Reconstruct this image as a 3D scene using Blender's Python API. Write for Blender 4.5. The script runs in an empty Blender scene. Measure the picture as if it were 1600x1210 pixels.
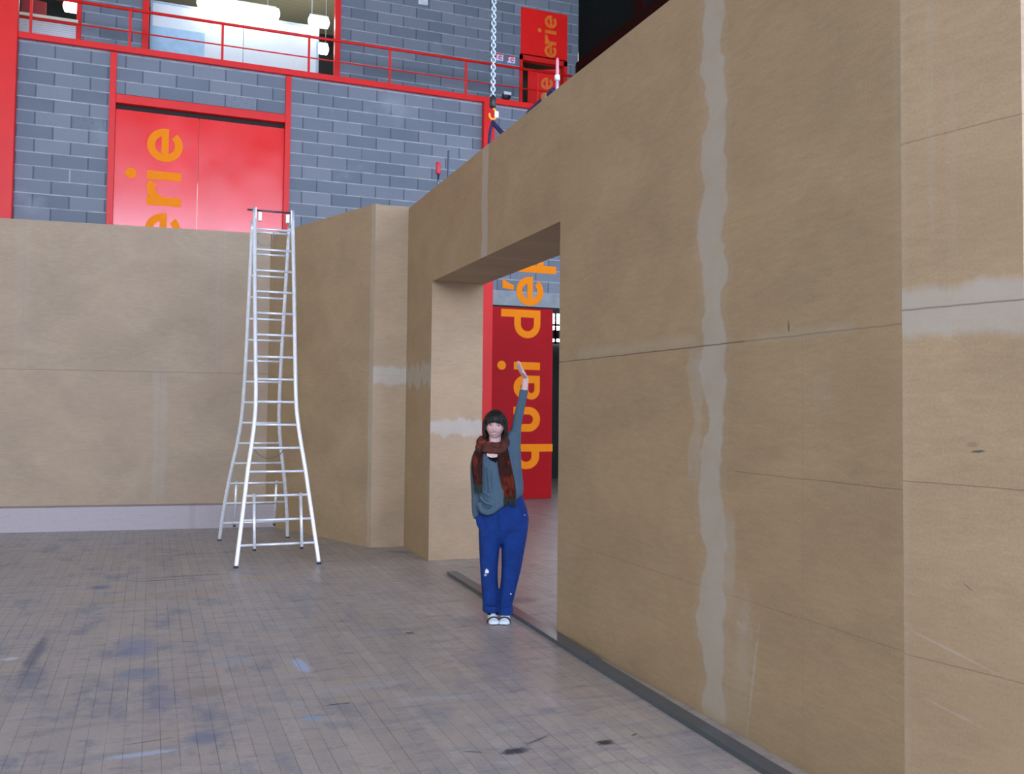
import bpy, bmesh, math, random
from mathutils import Vector, Matrix
from math import sin, cos, pi, radians, sqrt, atan2
random.seed(7)
SC = bpy.context.scene
COL = SC.collection

# ------------------------------------------------------------------ camera
def make_camera():
    cd = bpy.data.cameras.new('camera'); co = bpy.data.objects.new('camera', cd); COL.objects.link(co)
    yaw, pitch, roll = radians(21.52), 0.040093, -0.0101936
    f = Vector((sin(yaw)*cos(pitch), cos(yaw)*cos(pitch), sin(pitch)))
    r = Vector((cos(yaw), -sin(yaw), 0)); d = -r.cross(f)
    c, s = cos(roll), sin(roll)
    r2 = c*r + s*d; d2 = -s*r + c*d
    m = Matrix(((r2.x, -d2.x, -f.x, 0), (r2.y, -d2.y, -f.y, 0), (r2.z, -d2.z, -f.z, 1.62), (0, 0, 0, 1)))
    co.matrix_world = m
    cd.sensor_fit = 'HORIZONTAL'; cd.sensor_width = 36; cd.lens = 36*1460.71/1600
    cd.shift_x = -11.64/1600; cd.shift_y = -19.44/1600
    cd.clip_start = .05; cd.clip_end = 200
    SC.camera = co
make_camera()

# ------------------------------------------------------------------ light
w = bpy.data.worlds.new('hall_daylight'); SC.world = w; w.use_nodes = True
bgn = w.node_tree.nodes['Background']
bgn.inputs[0].default_value = (1.0, .94, .74, 1); bgn.inputs[1].default_value = 0.64
WINDOW_SIDE = 1.1      # emission of the glazed side of the hall
WINDOW_REAR = 9.5      # emission of the clerestory behind the camera
LAMP = 7.0
SC.view_settings.view_transform = 'Standard'
SC.view_settings.look = 'None'
SC.view_settings.exposure = 0.78
SC.view_settings.gamma = 1.0
SC.view_settings.use_curve_mapping = False

# ------------------------------------------------------------------ node helpers
class NT:
    def __init__(s, name):
        s.mat = bpy.data.materials.new(name); s.mat.use_nodes = True
        s.t = s.mat.node_tree; s.n = s.t.nodes; s.l = s.t.links
        s.b = s.n['Principled BSDF']
    def put(s, sock, v):
        if isinstance(v, bpy.types.NodeSocket): s.l.new(v, sock)
        else: sock.default_value = v
    def m(s, op, a, b=0.0, c=None, clamp=False):
        k = s.n.new('ShaderNodeMath'); k.operation = op; k.use_clamp = clamp
        s.put(k.inputs[0], a); s.put(k.inputs[1], b)
        if c is not None: s.put(k.inputs[2], c)
        return k.outputs[0]
    def mr(s, v, a, b, c=0.0, d=1.0, smooth=False):
        k = s.n.new('ShaderNodeMapRange'); k.clamp = True
        if smooth: k.interpolation_type = 'SMOOTHSTEP'
        s.put(k.inputs[0], v); s.put(k.inputs[1], a); s.put(k.inputs[2], b); s.put(k.inputs[3], c); s.put(k.inputs[4], d)
        return k.outputs[0]
    def mix(s, f, a, b, mode='MIX'):
        k = s.n.new('ShaderNodeMix'); k.data_type = 'RGBA'; k.blend_type = mode
        s.put(k.inputs[0], f)
        for i, v in ((6, a), (7, b)):
            if isinstance(v, tuple) and len(v) == 3: v = (*v, 1)
            s.put(k.inputs[i], v)
        return k.outputs[2]
    def coords(s):
        k = s.n.new('ShaderNodeTexCoord'); x = s.n.new('ShaderNodeSeparateXYZ')
        s.l.new(k.outputs['Object'], x.inputs[0])
        s.obj = k.outputs['Object']
        return x.outputs[0], x.outputs[1], x.outputs[2]
    def vec(s, x, y, z):
        k = s.n.new('ShaderNodeCombineXYZ')
        s.put(k.inputs[0], x); s.put(k.inputs[1], y); s.put(k.inputs[2], z)
        return k.outputs[0]
    def vscale(s, v, sc):
        k = s.n.new('ShaderNodeVectorMath'); k.operation = 'MULTIPLY'
        s.put(k.inputs[0], v); k.inputs[1].default_value = sc
        return k.outputs[0]
    def noise(s, v, scale=5, detail=4, rough=.55, dist=0.0):
        k = s.n.new('ShaderNodeTexNoise')
        if v is not None: s.l.new(v, k.inputs['Vector'])
        k.inputs['Scale'].default_value = scale; k.inputs['Detail'].default_value = detail
        k.inputs['Roughness'].default_value = rough; k.inputs['Distortion'].default_value = dist
        return k.outputs[0]
    def white(s, v):
        k = s.n.new('ShaderNodeTexWhiteNoise'); k.noise_dimensions = '3D'; s.l.new(v, k.inputs[0])
        return k.outputs[0]
    def bump(s, h, strength=.2, dist=.01):
        k = s.n.new('ShaderNodeBump'); k.inputs['Strength'].default_value = strength
        k.inputs['Distance'].default_value = dist
        s.l.new(h, k.inputs['Height']); s.l.new(k.outputs[0], s.b.inputs['Normal'])
    def out(s, col, rough=.6, metal=0.0, spec=.5):
        if isinstance(col, tuple) and len(col) == 3: col = (*col, 1)
        s.put(s.b.inputs['Base Color'], col); s.put(s.b.inputs['Roughness'], rough)
        s.put(s.b.inputs['Metallic'], metal); s.put(s.b.inputs['Specular IOR Level'], spec)
        return s.mat

def plain(name, col, rough=.6, metal=0.0, vary=.12, scale=6.0, spec=.5, bump=0.0):
    t = NT(name); t.coords()
    n = t.noise(t.obj, scale, 4)
    k = t.mr(n, .25, .75, 1-vary, 1+vary)
    c = t.mix(1.0, (*col, 1), t.vec(k, k, k), 'MULTIPLY')
    if bump: t.bump(t.noise(t.obj, scale*8, 3), bump, .004)
    return t.out(c, rough, metal, spec)

def emit(name, col, strength):
    t = NT(name)
    t.b.inputs['Base Color'].default_value = (.8, .8, .8, 1)
    t.b.inputs['Emission Color'].default_value = (*col, 1); t.b.inputs['Emission Strength'].default_value = strength
    return t.mat

MDF = (.368, .268, .163)
FILL = (.44, .41, .37)
def mdf(name, axis, bands=(), hbands=(), seams=(), hseams=(), base=MDF, seed=0.0, smudge=()):
    """bare fibreboard. bands: vertical filler strips (u, halfwidth, z0, z1, wobble, strength)
    hbands: horizontal filler strips (z, halfheight, u0, u1, wobble, strength); seams: (u, z0, z1, dark); hseams: (z, u0, u1, dark, width)"""
    t = NT(name); x, y, z = t.coords(); u = {'x': x, 'y': y}[axis]
    uz = t.vec(u, z, seed)
    big = t.noise(t.vscale(uz, (1.0, 1.6, 1)), 1.3, 5, .6, .4)
    fib = t.noise(t.vscale(uz, (1.2, 5.0, 1)), 7, 5, .65, .6)
    fine = t.noise(uz, 90, 3, .7)
    v = t.m('ADD', t.mr(big, .3, .7, -.11, .11), t.mr(fib, .3, .7, -.075, .075))
    v = t.m('ADD', v, t.mr(fine, .25, .75, -.13, .13))
    v = t.m('ADD', v, 1.0)
    c = t.mix(1.0, (*base, 1), t.vec(v, v, v), 'MULTIPLY')
    c = t.mix(t.mr(t.noise(uz, .8, 3), .45, .7, 0, .35), c, (base[0]*1.05, base[1]*.97, base[2]*.98), 'MIX')
    wob = t.noise(t.vec(0.0, z, seed+3.1), 2.6, 3, .55)
    wob2 = t.noise(t.vec(0.0, z, seed+9.7), 2.9, 3, .55)
    hw = t.noise(t.vec(u, 0.0, seed+5.1), 7.0, 4, .6)
    hw2 = t.noise(t.vec(u, 0.0, seed+15.1), 8.0, 4, .6)
    patch = t.mr(t.noise(uz, 6, 4), .3, .7, .65, 1.0)
    def seam_lines(c, lines):
        for (z0, a0, a1, dk, wd) in lines:
            wv = t.m('MULTIPLY', t.m('SUBTRACT', hw, .5), .012)
            k = t.mr(t.m('ABSOLUTE', t.m('SUBTRACT', t.m('SUBTRACT', z, z0), wv)), wd*.4, wd*1.3, 1, 0)
            k = t.m('MULTIPLY', k, t.m('MULTIPLY', t.mr(u, a0-.01, a0+.01), t.mr(u, a1-.01, a1+.01, 1, 0)))
            c = t.mix(t.m('MULTIPLY', k, dk), c, (.06, .05, .04))
        return c
    c = seam_lines(c, [h for h in hseams if h[4] < .0035])
    for (u0, h, z0, z1, wb, st) in bands:
        a = t.m('SUBTRACT', u, u0)
        e1 = t.mr(a, t.m('ADD', -h-.012, t.m('MULTIPLY', t.m('SUBTRACT', wob, .5), wb)), t.m('ADD', -h+.012, t.m('MULTIPLY', t.m('SUBTRACT', wob, .5), wb)))
        e2 = t.mr(a, t.m('ADD', h-.012, t.m('MULTIPLY', t.m('SUBTRACT', wob2, .5), wb)), t.m('ADD', h+.012, t.m('MULTIPLY', t.m('SUBTRACT', wob2, .5), wb)), 1, 0)
        k = t.m('MULTIPLY', e1, e2)
        k = t.m('MULTIPLY', k, t.m('MULTIPLY', t.mr(z, z0-.05, z0+.07), t.mr(z, z1-.07, z1+.05, 1, 0)))
        c = t.mix(t.m('MULTIPLY', t.m('MULTIPLY', k, st), patch), c, FILL)
    for (z0, h, a0, a1, wb, st) in hbands:
        a = t.m('SUBTRACT', z, z0)
        e1 = t.mr(a, t.m('ADD', -h-.02, t.m('MULTIPLY', t.m('SUBTRACT', hw, .5), wb)), t.m('ADD', -h+.02, t.m('MULTIPLY', t.m('SUBTRACT', hw, .5), wb)))
        e2 = t.mr(a, t.m('ADD', h-.02, t.m('MULTIPLY', t.m('SUBTRACT', hw2, .5), wb)), t.m('ADD', h+.02, t.m('MULTIPLY', t.m('SUBTRACT', hw2, .5), wb)), 1, 0)
        k = t.m('MULTIPLY', e1, e2)
        k = t.m('MULTIPLY', k, t.m('MULTIPLY', t.mr(u, a0-.02, a0+.02), t.mr(u, a1-.02, a1+.02, 1, 0)))
        c = t.mix(t.m('MULTIPLY', t.m('MULTIPLY', k, st), patch), c, FILL)
    for (u0, z0, z1, dk) in seams:
        k = t.mr(t.m('ABSOLUTE', t.m('SUBTRACT', u, u0)), .002, .006, 1, 0)
        k = t.m('MULTIPLY', k, t.m('MULTIPLY', t.mr(z, z0-.01, z0+.01), t.mr(z, z1-.01, z1+.01, 1, 0)))
        c = t.mix(t.m('MULTIPLY', k, dk), c, (.06, .045, .03))
    c = seam_lines(c, [h for h in hseams if h[4] >= .0035])
    for (u0, z0, ru, rz, rot, dk, colr) in smudge:
        du = t.m('SUBTRACT', u, u0); dz = t.m('SUBTRACT', z, z0)
        a = t.m('DIVIDE', t.m('ADD', t.m('MULTIPLY', du, cos(rot)), t.m('MULTIPLY', dz, sin(rot))), ru)
        b = t.m('DIVIDE', t.m('SUBTRACT', t.m('MULTIPLY', dz, cos(rot)), t.m('MULTIPLY', du, sin(rot))), rz)
        d = t.m('SQRT', t.m('ADD', t.m('MULTIPLY', a, a), t.m('MULTIPLY', b, b)))
        d = t.m('ADD', d, t.mr(t.noise(uz, 25, 3), .3, .7, -.3, .3))
        c = t.mix(t.mr(d, .5, 1.0, dk, 0), c, colr)
    t.bump(fine, .15, .002)
    return t.out(c, .62, 0, .35)

# ------------------------------------------------------------------ mesh helpers
def link(name, bm, mats, parent=None, smooth=False, loc=None, rot=None):
    me = bpy.data.meshes.new(name)
    bmesh.ops.recalc_face_normals(bm, faces=bm.faces[:])
    bm.to_mesh(me); bm.free()
    o = bpy.data.objects.new(name, me); COL.objects.link(o)
    for m in (mats if isinstance(mats, (list, tuple)) else [mats]): me.materials.append(m)
    if smooth:
        for p in me.polygons: p.use_smooth = True
    if parent: o.parent = parent
    if loc is not None: o.location = loc
    if rot is not None: o.rotation_euler = rot
    return o

def tag(o, label=None, cat=None, group=None, kind=None):
    if label: o['label'] = label
    if cat: o['category'] = cat
    if group: o['group'] = group
    if kind: o['kind'] = kind
    return o

def struct(o): o['kind'] = 'structure'; return o

def empty(name, loc=(0, 0, 0), rz=0.0):
    o = bpy.data.objects.new(name, None); COL.objects.link(o)
    o.location = loc; o.rotation_euler = (0, 0, rz); o.empty_display_size = .1
    return o

def box(bm, a, b, mi=0, bevel=0.0):
    x0, y0, z0 = a; x1, y1, z1 = b
    v = [bm.verts.new(p) for p in ((x0,y0,z0),(x1,y0,z0),(x1,y1,z0),(x0,y1,z0),(x0,y0,z1),(x1,y0,z1),(x1,y1,z1),(x0,y1,z1))]
    fs = [bm.faces.new([v[i] for i in q]) for q in ((0,3,2,1),(4,5,6,7),(0,1,5,4),(1,2,6,5),(2,3,7,6),(3,0,4,7))]
    for f in fs: f.material_index = mi
    if bevel:
        es = list({e for f in fs for e in f.edges})
        bmesh.ops.bevel(bm, geom=es, offset=bevel, segments=2, affect='EDGES', profile=.5)
    return fs

def new(): return bmesh.new()

def tube(bm, pts, rad, n=12, ry=None, cap=True, up=None, mi=0):
    """skin of elliptical rings along a path, frame carried along the path"""
    pts = [Vector(p) for p in pts]
    if not isinstance(rad, (list, tuple)): rad = [rad]*len(pts)
    if ry is None: ry = rad
    elif not isinstance(ry, (list, tuple)): ry = [ry]*len(pts)
    rings = []; prev = Vector(up) if up else None
    for i, p in enumerate(pts):
        tn = (pts[min(i+1, len(pts)-1)] - pts[max(i-1, 0)]).normalized()
        if prev is None:
            prev = Vector((0, 1, 0)) if abs(tn.y) < .9 else Vector((1, 0, 0))
        a = (prev - tn*prev.dot(tn)).normalized(); prev = a
        b = tn.cross(a)
        rings.append([bm.verts.new(p + a*cos(2*pi*k/n)*rad[i] + b*sin(2*pi*k/n)*ry[i]) for k in range(n)])
    for i in range(len(rings)-1):
        for k in range(n):
            f = bm.faces.new((rings[i][k], rings[i][(k+1) % n], rings[i+1][(k+1) % n], rings[i+1][k])); f.material_index = mi
    if cap:
        bm.faces.new(list(reversed(rings[0]))).material_index = mi; bm.faces.new(rings[-1]).material_index = mi
    return rings

def spline(pts, n=6):
    """Catmull-Rom through points"""
    P = [Vector(p) for p in pts]; out = []
    for i in range(len(P)-1):
        p0, p1, p2, p3 = P[max(i-1, 0)], P[i], P[i+1], P[min(i+2, len(P)-1)]
        for k in range(n):
            t = k/n
            out.append(.5*((2*p1)+(-p0+p2)*t+(2*p0-5*p1+4*p2-p3)*t*t+(-p0+3*p1-3*p2+p3)*t**3))
    out.append(P[-1]); return out

def loft(bm, rings, n=32, cap=True, mi=0):
    """rings: (cx, cy, z, rx, ry, tilt, power): superellipse slices, tilt = dz/dx"""
    R = []
    for (cx, cy, z, rx, ry, ti, pw) in rings:
        r = []
        for k in range(n):
            a = 2*pi*k/n; c, s = cos(a), sin(a)
            x = math.copysign(abs(c)**(2/pw), c)*rx; y = math.copysign(abs(s)**(2/pw), s)*ry
            r.append(bm.verts.new((cx+x, cy+y, z+ti*x)))
        R.append(r)
    for i in range(len(R)-1):
        for k in range(n):
            bm.faces.new((R[i][k], R[i][(k+1) % n], R[i+1][(k+1) % n], R[i+1][k])).material_index = mi
    if cap:
        bm.faces.new(list(reversed(R[0]))).material_index = mi; bm.faces.new(R[-1]).material_index = mi
    return R

def ball(bm, c, r, seg=16, mat=None):
    m = Matrix.Translation(c) @ Matrix.Diagonal((*(r if isinstance(r, (tuple, list)) else (r, r, r)), 1))
    if mat: m = Matrix.Translation(c) @ mat.to_4x4() @ Matrix.Diagonal((*(r if isinstance(r, (tuple, list)) else (r, r, r)), 1))
    bmesh.ops.create_uvsphere(bm, u_segments=seg, v_segments=max(8, seg*2//3), radius=1, matrix=m)

def remesh(o, voxel, smooth=6, fac=.5):
    m = o.modifiers.new('union', 'REMESH'); m.mode = 'VOXEL'; m.voxel_size = voxel; m.use_smooth_shade = True
    if smooth:
        s = o.modifiers.new('soften', 'SMOOTH'); s.iterations = smooth; s.factor = fac

# ------------------------------------------------------------------ floor
def floor_material():
    t = NT('worn_plank_floor'); x, y, z = t.coords()
    W = .083
    px = t.m('DIVIDE', t.m('ADD', x, 20.0), W)
    bi = t.m('FLOOR', px); fx = t.m('FRACT', px)
    off = t.m('MULTIPLY', t.white(t.vec(bi, 3.0, 1.0)), 3.1)
    py = t.m('DIVIDE', t.m('ADD', y, t.m('ADD', off, 20.0)), 3.1)
    fy = t.m('FRACT', py); pj_ = t.m('FLOOR', py)
    rnd = t.white(t.vec(bi, pj_, 2.0))
    xy = t.vec(x, y, 0.0)
    warp = t.noise(xy, 3.0, 4)
    big = t.noise(xy, .55, 5, .6, .5)
    streak = t.noise(t.vscale(xy, (1, .16, 1)), 9, 5, .6)
    cross = t.noise(t.vscale(xy, (.45, 2.2, 1)), 4, 5, .65, .3)
    mid = t.noise(xy, 3.2, 6, .68)
    tan_ = t.mix(rnd, (.405, .345, .28), (.50, .43, .355))
    c = t.mix(t.mr(streak, .35, .7, 0, .8), tan_, (.33, .285, .25))
    grey = t.mix(t.mr(mid, .3, .7), (.295, .30, .325), (.44, .42, .40))
    # bluish grey to the left of the room, warmer wood towards the walls
    side = t.mr(t.m('ADD', x, t.m('MULTIPLY', t.m('SUBTRACT', warp, .5), 1.4)), -1.6, 2.4, .72, .06)
    c = t.mix(t.m('MULTIPLY', side, t.mr(big, .3, .65, .55, 1.0)), c, grey)
    c = t.mix(t.mr(cross, .52, .68, 0, .62), c, (.19, .20, .24))
    c = t.mix(t.mr(t.noise(t.vscale(xy, (.8, 1.6, 1)), 6.5, 6, .7), .54, .66, 0, .65), c, (.17, .18, .22))
    c = t.mix(t.mr(t.noise(t.vscale(t.vec(x, y, 4.0), (1.0, 1.8, 1)), 2.4, 5, .7), .54, .68, 0, .40), c, (.52, .41, .30))
    c = t.mix(t.mr(t.noise(t.vscale(t.vec(x, y, 8.0), (1.0, 2.4, 1)), 3.1, 6, .75), .58, .70, 0, .55), c, (.48, .50, .56))
    c = t.mix(t.mr(t.noise(t.vscale(t.vec(x, y, 12.0), (1.0, 2.6, 1)), 26, 3, .6), .66, .73, 0, .6), c, (.06, .06, .075))
    c = t.mix(t.mr(t.noise(t.vscale(t.vec(x, y, 21.0), (1, 2.2, 1)), 11, 6, .75), .60, .66, 0, .55), c, (.10, .115, .15))
    c = t.mix(t.m('MULTIPLY', t.mr(t.noise(t.vscale(t.vec(x, y, 31.0), (1.6, .9, 1)), 2.2, 6, .72), .53, .64, 0, .7), t.mr(x, .2, 2.2, 1.0, .3)), c, (.15, .19, .265))
    c = t.mix(t.mr(t.noise(xy, 75, 2, .6), .3, .7, .0, .28), c, (.20, .19, .19))
    # marks with a shape of their own: (x, y, rx, ry, angle, colour, amount, raggedness)
    S = [(1.66, 4.22, .085, .045, .1, (.018, .035, .05), .95, .8), (1.83, 4.33, .10, .012, .5, (.03, .05, .06), .8, .5),
         (1.47, 4.28, .06, .012, -.5, (.03, .05, .06), .7, .6), (2.12, 4.18, .055, .035, 0, (.02, .02, .03), .95, .8),
         (2.31, 4.23, .03, .01, .6, (.04, .04, .05), .8, .5),
         (.33, 9.66, .48, .035, .06, (.06, .07, .10), .75, .9), (.10, 9.50, .30, .03, .03, (.05, .06, .09), .85, .8),
         (.55, 11.1, .45, .05, .05, (.09, .10, .13), .6, 1.0), (-.38, 9.30, .10, .12, .4, (.06, .13, .25), .8, .7),
         (-.66, 6.95, .05, .60, -.03, (.09, .11, .17), .75, .9), (-.62, 6.3, .10, .35, 0, (.10, .13, .22), .55, 1.1),
         (-.05, 6.9, .16, .35, 0, (.14, .19, .33), .6, 1.1), (-.02, 6.2, .16, .16, .3, (.13, .20, .30), .7, .9),
         (.10, 5.65, .12, .35, 0, (.14, .17, .27), .5, 1.1), (.93, 6.08, .05, .20, .05, (.40, .50, .68), .9, .7),
         (.53, 6.35, .16, .06, .1, (.25, .33, .47), .6, .9), (1.05, 5.22, .03, .012, .1, (.02, .02, .03), .9, .4),
         (.98, 5.22, .07, .012, .05, (.02, .02, .03), .9, .5), (.83, 5.03, .07, .045, 0, (.25, .38, .55), .8, .9),
         (.28, 4.92, .09, .12, .3, (.13, .18, .28), .7, .8), (.28, 6.96, .05, .012, -.6, (.04, .06, .05), .9, .4),
         (.14, 6.86, .08, .07, 0, (.15, .21, .24), .7, .8), (1.80, 6.70, .04, .035, 0, (.04, .05, .06), .85, .8),
         (1.52, 6.75, .22, .05, .1, (.32, .36, .42), .6, .9), (-.80, 6.85, .06, .05, 0, (.55, .60, .68), .8, .7),
         (.0, 4.78, .20, .035, .05, (.40, .50, .62), .85, .8), (.03, 4.95, .14, .008, .15, (.07, .06, .08), .8, .3),
         (1.2, 5.5, .45, .05, .1, (.37, .40, .46), .5, 1.0), (1.55, 5.15, .30, .05, -.1, (.38, .42, .50), .5, 1.0),
         (1.05, 9.35, .55, .12, .03, (.42, .31, .19), .55, 1.0), (.2, 8.7, .9, .16, .03, (.40, .30, .19), .45, 1.1),
         (2.72, 10.55, .10, .28, .8, (.10, .15, .19), .6, .8), (2.55, 9.2, .5, .15, .2, (.40, .29, .18), .5, 1.0),
         (3.02, 7.55, .16, .16, 0, (.10, .10, .11), .6, .8), (.35, 5.7, .2, .12, 0, (.22, .19, .18), .6, 1.0),
         (2.42, 7.0, .22, .16, .2, (.22, .24, .28), .55, 1.0)]
    for i, (sx, sy, rx, ry, an, colr, st, rg) in enumerate(S):
        dx = t.m('SUBTRACT', x, sx); dy = t.m('SUBTRACT', y, sy)
        a = t.m('DIVIDE', t.m('ADD', t.m('MULTIPLY', dx, cos(an)), t.m('MULTIPLY', dy, sin(an))), rx)
        b = t.m('DIVIDE', t.m('SUBTRACT', t.m('MULTIPLY', dy, cos(an)), t.m('MULTIPLY', dx, sin(an))), ry)
        d = t.m('SQRT', t.m('ADD', t.m('MULTIPLY', a, a), t.m('MULTIPLY', b, b)))
        if i % 8 == 0: rag = t.noise(t.vscale(t.vec(x, y, i*1.7), (1, 1.8, 1)), 24, 6, .75)
        d = t.m('ADD', d, t.m('MULTIPLY', t.m('SUBTRACT', rag, .5), rg*2.2))
        c = t.mix(t.mr(d, .55, 1.05, st, 0), c, colr)
    gapn = t.noise(t.vscale(t.vec(bi, y, 1.0), (1, 1, 1)), 1.1, 3)
    gx = t.mr(t.m('MINIMUM', fx, t.m('SUBTRACT', 1.0, fx)), .010, .030, 1, 0)
    gy = t.mr(t.m('MINIMUM', fy, t.m('SUBTRACT', 1.0, fy)), .0006, .0016, 1, 0)
    g = t.m('MAXIMUM', t.m('MULTIPLY', gx, t.mr(gapn, .35, .65, .05, .80)), t.m('MULTIPLY', gy, .15))
    c = t.mix(g, c, (.055, .05, .055))
    t.bump(t.m('ADD', t.m('MULTIPLY', g, -1.0), t.m('MULTIPLY', mid, .35)), .25, .004)
    rough = t.m('ADD', t.mr(mid, .3, .7, .30, .46), t.m('MULTIPLY', g, .3))
    return t.out(c, rough, 0, .5)
bm = new(); box(bm, (-16, -15, -.25), (16, 26, 0))
struct(link('floor', bm, floor_material()))

# ------------------------------------------------------------------ fibreboard set walls
H4 = 4.075
# main wall: front line, back line 0.59 m behind, portal between y 6.33 and 9.85
fr = [(2.811, 2.93), (2.811, 6.33), (2.845, 9.85), (2.858, 10.96)]
TH = .595
m_main = mdf('fibreboard_main', 'y',
    bands=[(4.29, .105, 0, 4.2, .34, .80), (4.46, .07, 1.25, 1.98, .25, .40), (4.14, .05, .70, 1.1, .12, .45), (4.10, .12, .0, .78, .3, .16), (4.29, .16, 0, 4.2, .3, .10),
           (8.09, .085, 3.0, 4.2, .10, .8), (2.95, .02, 2.0, 4.2, .03, .12)],
    hbands=[(2.04, .10, 9.80, 11.0, .50, .75), (2.03, .03, 4.45, 6.0, .05, .30), (2.0, .018, 3.2, 3.9, .03, .35)],
    hseams=[(1.992, 4.0, 6.4, .75, .004), (1.992, 2.9, 4.0, .35, .004), (1.325, 2.9, 4.1, .4, .003), (.685, 2.9, 6.1, .25, .003), (2.62, 3.9, 6.3, .12, .003)],
    seams=[(3.55, 0, 2.0, .08)],
    smudge=[(3.93, .32, .012, .33, .18, .45, FILL), (4.0, .45, .09, .3, .1, .22, FILL), (4.02, .55, .07, .02, .1, .3, FILL), (3.42, 1.72, .09, .09, 0, .10, FILL), (3.65, 2.04, .01, .03, 0, .7, (.08, .06, .05))])
m_jamb = mdf('fibreboard_jamb', 'x', hbands=[(1.44, .085, 2.7, 3.6, .22, .75)], seed=4.0, base=MDF)
m_soffit = mdf('fibreboard_soffit', 'y', bands=[(8.09, .06, 0, 5, .05, .35)], seed=6.0)
def prism(bm, poly, z0, z1, mis=None, mtop=0):
    b = [bm.verts.new((p[0], p[1], z0)) for p in poly]; tp = [bm.verts.new((p[0], p[1], z1)) for p in poly]
    n = len(poly)
    for i in range(n):
        f = bm.faces.new((b[i], b[(i+1) % n], tp[(i+1) % n], tp[i])); f.material_index = mis[i] if mis else 0
    f = bm.faces.new(list(reversed(b))); f.material_index = mtop
    f = bm.faces.new(tp); f.material_index = 0
bm = new()
bk = [(x+TH, y) for x, y in fr]
prism(bm, [fr[0], bk[0], bk[1], fr[1]], 0, H4, [1, 0, 1, 0])
prism(bm, [fr[1], bk[1], bk[2], fr[2]], 3.045, H4, [0, 0, 0, 0], 2)
prism(bm, [fr[2], bk[2], bk[3], fr[3]], 0, H4, [1, 0, 1, 0])
struct(link('wall_right', bm, [m_main, m_jamb, m_soffit]))

def panel_wall(name, p, q, h, th, mat, mend=None):
    """wall from p to q; local x runs along it, thickness away from the room (+y local)"""
    L = (Vector(q)-Vector(p)).length; ang = atan2(q[1]-p[1], q[0]-p[0])
    bm = new(); box(bm, (0, 0, 0), (L, th, h))
    return struct(link(name, bm, mat, loc=(p[0], p[1], 0), rot=(0, 0, ang)))
# near return on the right, end of the set
e = (2.811+.49*sin(radians(-12.29))*-1, 2.93-.49*cos(radians(12.29)))
m_near = mdf('fibreboard_near', 'x', hbands=[(2.03, .095, -.1, .6, .12, .75)],
    hseams=[(1.36, -.1, .6, .45, .003), (.675, -.1, .6, .35, .003), (2.722, -.1, .6, .4, .003), (2.045, -.1, .6, .55, .004)], seed=11.0,
    bands=[(.012, .008, 0, 4.2, .01, .15), (.13, .012, 2.3, 3.3, .05, .12), (.22, .016, 2.2, 3.0, .05, .10)],
    smudge=[(.31, 1.49, .03, .006, .1, .8, (.05, .05, .05)), (.29, 1.515, .03, .012, 0, .4, (.12, .10, .08)), (.2, .73, .22, .006, -.25, .4, FILL), (.2, .50, .14, .006, -.2, .3, FILL), (.27, .98, .03, .003, -.6, .6, (.1, .08, .07))],
    base=MDF)
panel_wall('wall_near', (2.811, 2.93), e, H4, .10, m_near)
# back wall on the left with its skirting box
W2A = (1.535, 13.575); W2B = (2.458, 10.99)
dirS = Vector((sin(radians(96)), cos(radians(96)))); nS = Vector((-dirS.y, dirS.x))
sA = (W2A[0]-6.2*dirS.x, W2A[1]-6.2*dirS.y)
m_back = mdf('fibreboard_back', 'x', bands=[(4.78, .085, .35, 2.12, .15, .18), (5.55, .06, 2.1, 4.2, .06, .08), (3.03, .09, 2.15, 4.2, .05, .08)],
    hseams=[(2.12, 0, 6.2, .6, .004)], seams=[(3.05, 2.1, 4.2, .08), (4.78, .3, 2.1, .12), (5.55, 2.1, 4.2, .1)], seed=17.0, base=(MDF[0]*.99, MDF[1]*1.04, MDF[2]*1.16))
panel_wall('wall_back', sA, (W2A[0]+.05*dirS.x, W2A[1]+.05*dirS.y), 4.115, .10, m_back)
t = NT('primed_skirting'); x, y, z = t.coords()
n1 = t.noise(t.vscale(t.obj, (.35, 1, 2.2)), 3.0, 4, .6, 1.5)
rings_ = t.m('FRACT', t.m('MULTIPLY', n1, 9.0))
c = t.mix(t.mr(rings_, .0, .14, .5, 0), (.40, .355, .36), (.27, .225, .23))
c = t.mix(t.mr(t.noise(t.obj, 40, 3), .3, .7, 0, .25), c, (.33, .29, .30))
c = t.mix(t.mr(t.m('ABSOLUTE', t.m('SUBTRACT', x, 5.02)), .035, .045, .5, 0), c, (.33, .28, .28))
m_skirt = t.out(c, .6)
foot = Vector((1.634, 13.292))
bm = new(); box(bm, (0, 0, 0), (6.1, .285, .315), bevel=.004)
a = foot - 6.1*dirS
struct(link('baseboard_back', bm, m_skirt, loc=(a.x, a.y, 0), rot=(0, 0, atan2(dirS.y, dirS.x))))
# slanted wall behind the ladder and the short return
L2 = (Vector(W2B)-Vector(W2A)).length
m_slant = mdf('fibreboard_slant', 'x', bands=[(L2-.045, .042, 0, 4.2, .08, .5), (.25, .05, 2.1, 4.2, .05, .12)], hseams=[(2.08, 0, L2, .25, .003)], seed=23.0)
panel_wall('wall_slanted', W2A, W2B, 4.105, .08, m_slant)
m_ret = mdf('fibreboard_return', 'x', hbands=[(2.04, .10, -.1, .6, .16, .7)], hseams=[(2.04, .0, .5, .3, .003)], seed=29.0, base=MDF)
panel_wall('wall_return', W2B, (2.875, 10.965), 4.095, .08, m_ret)

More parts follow.
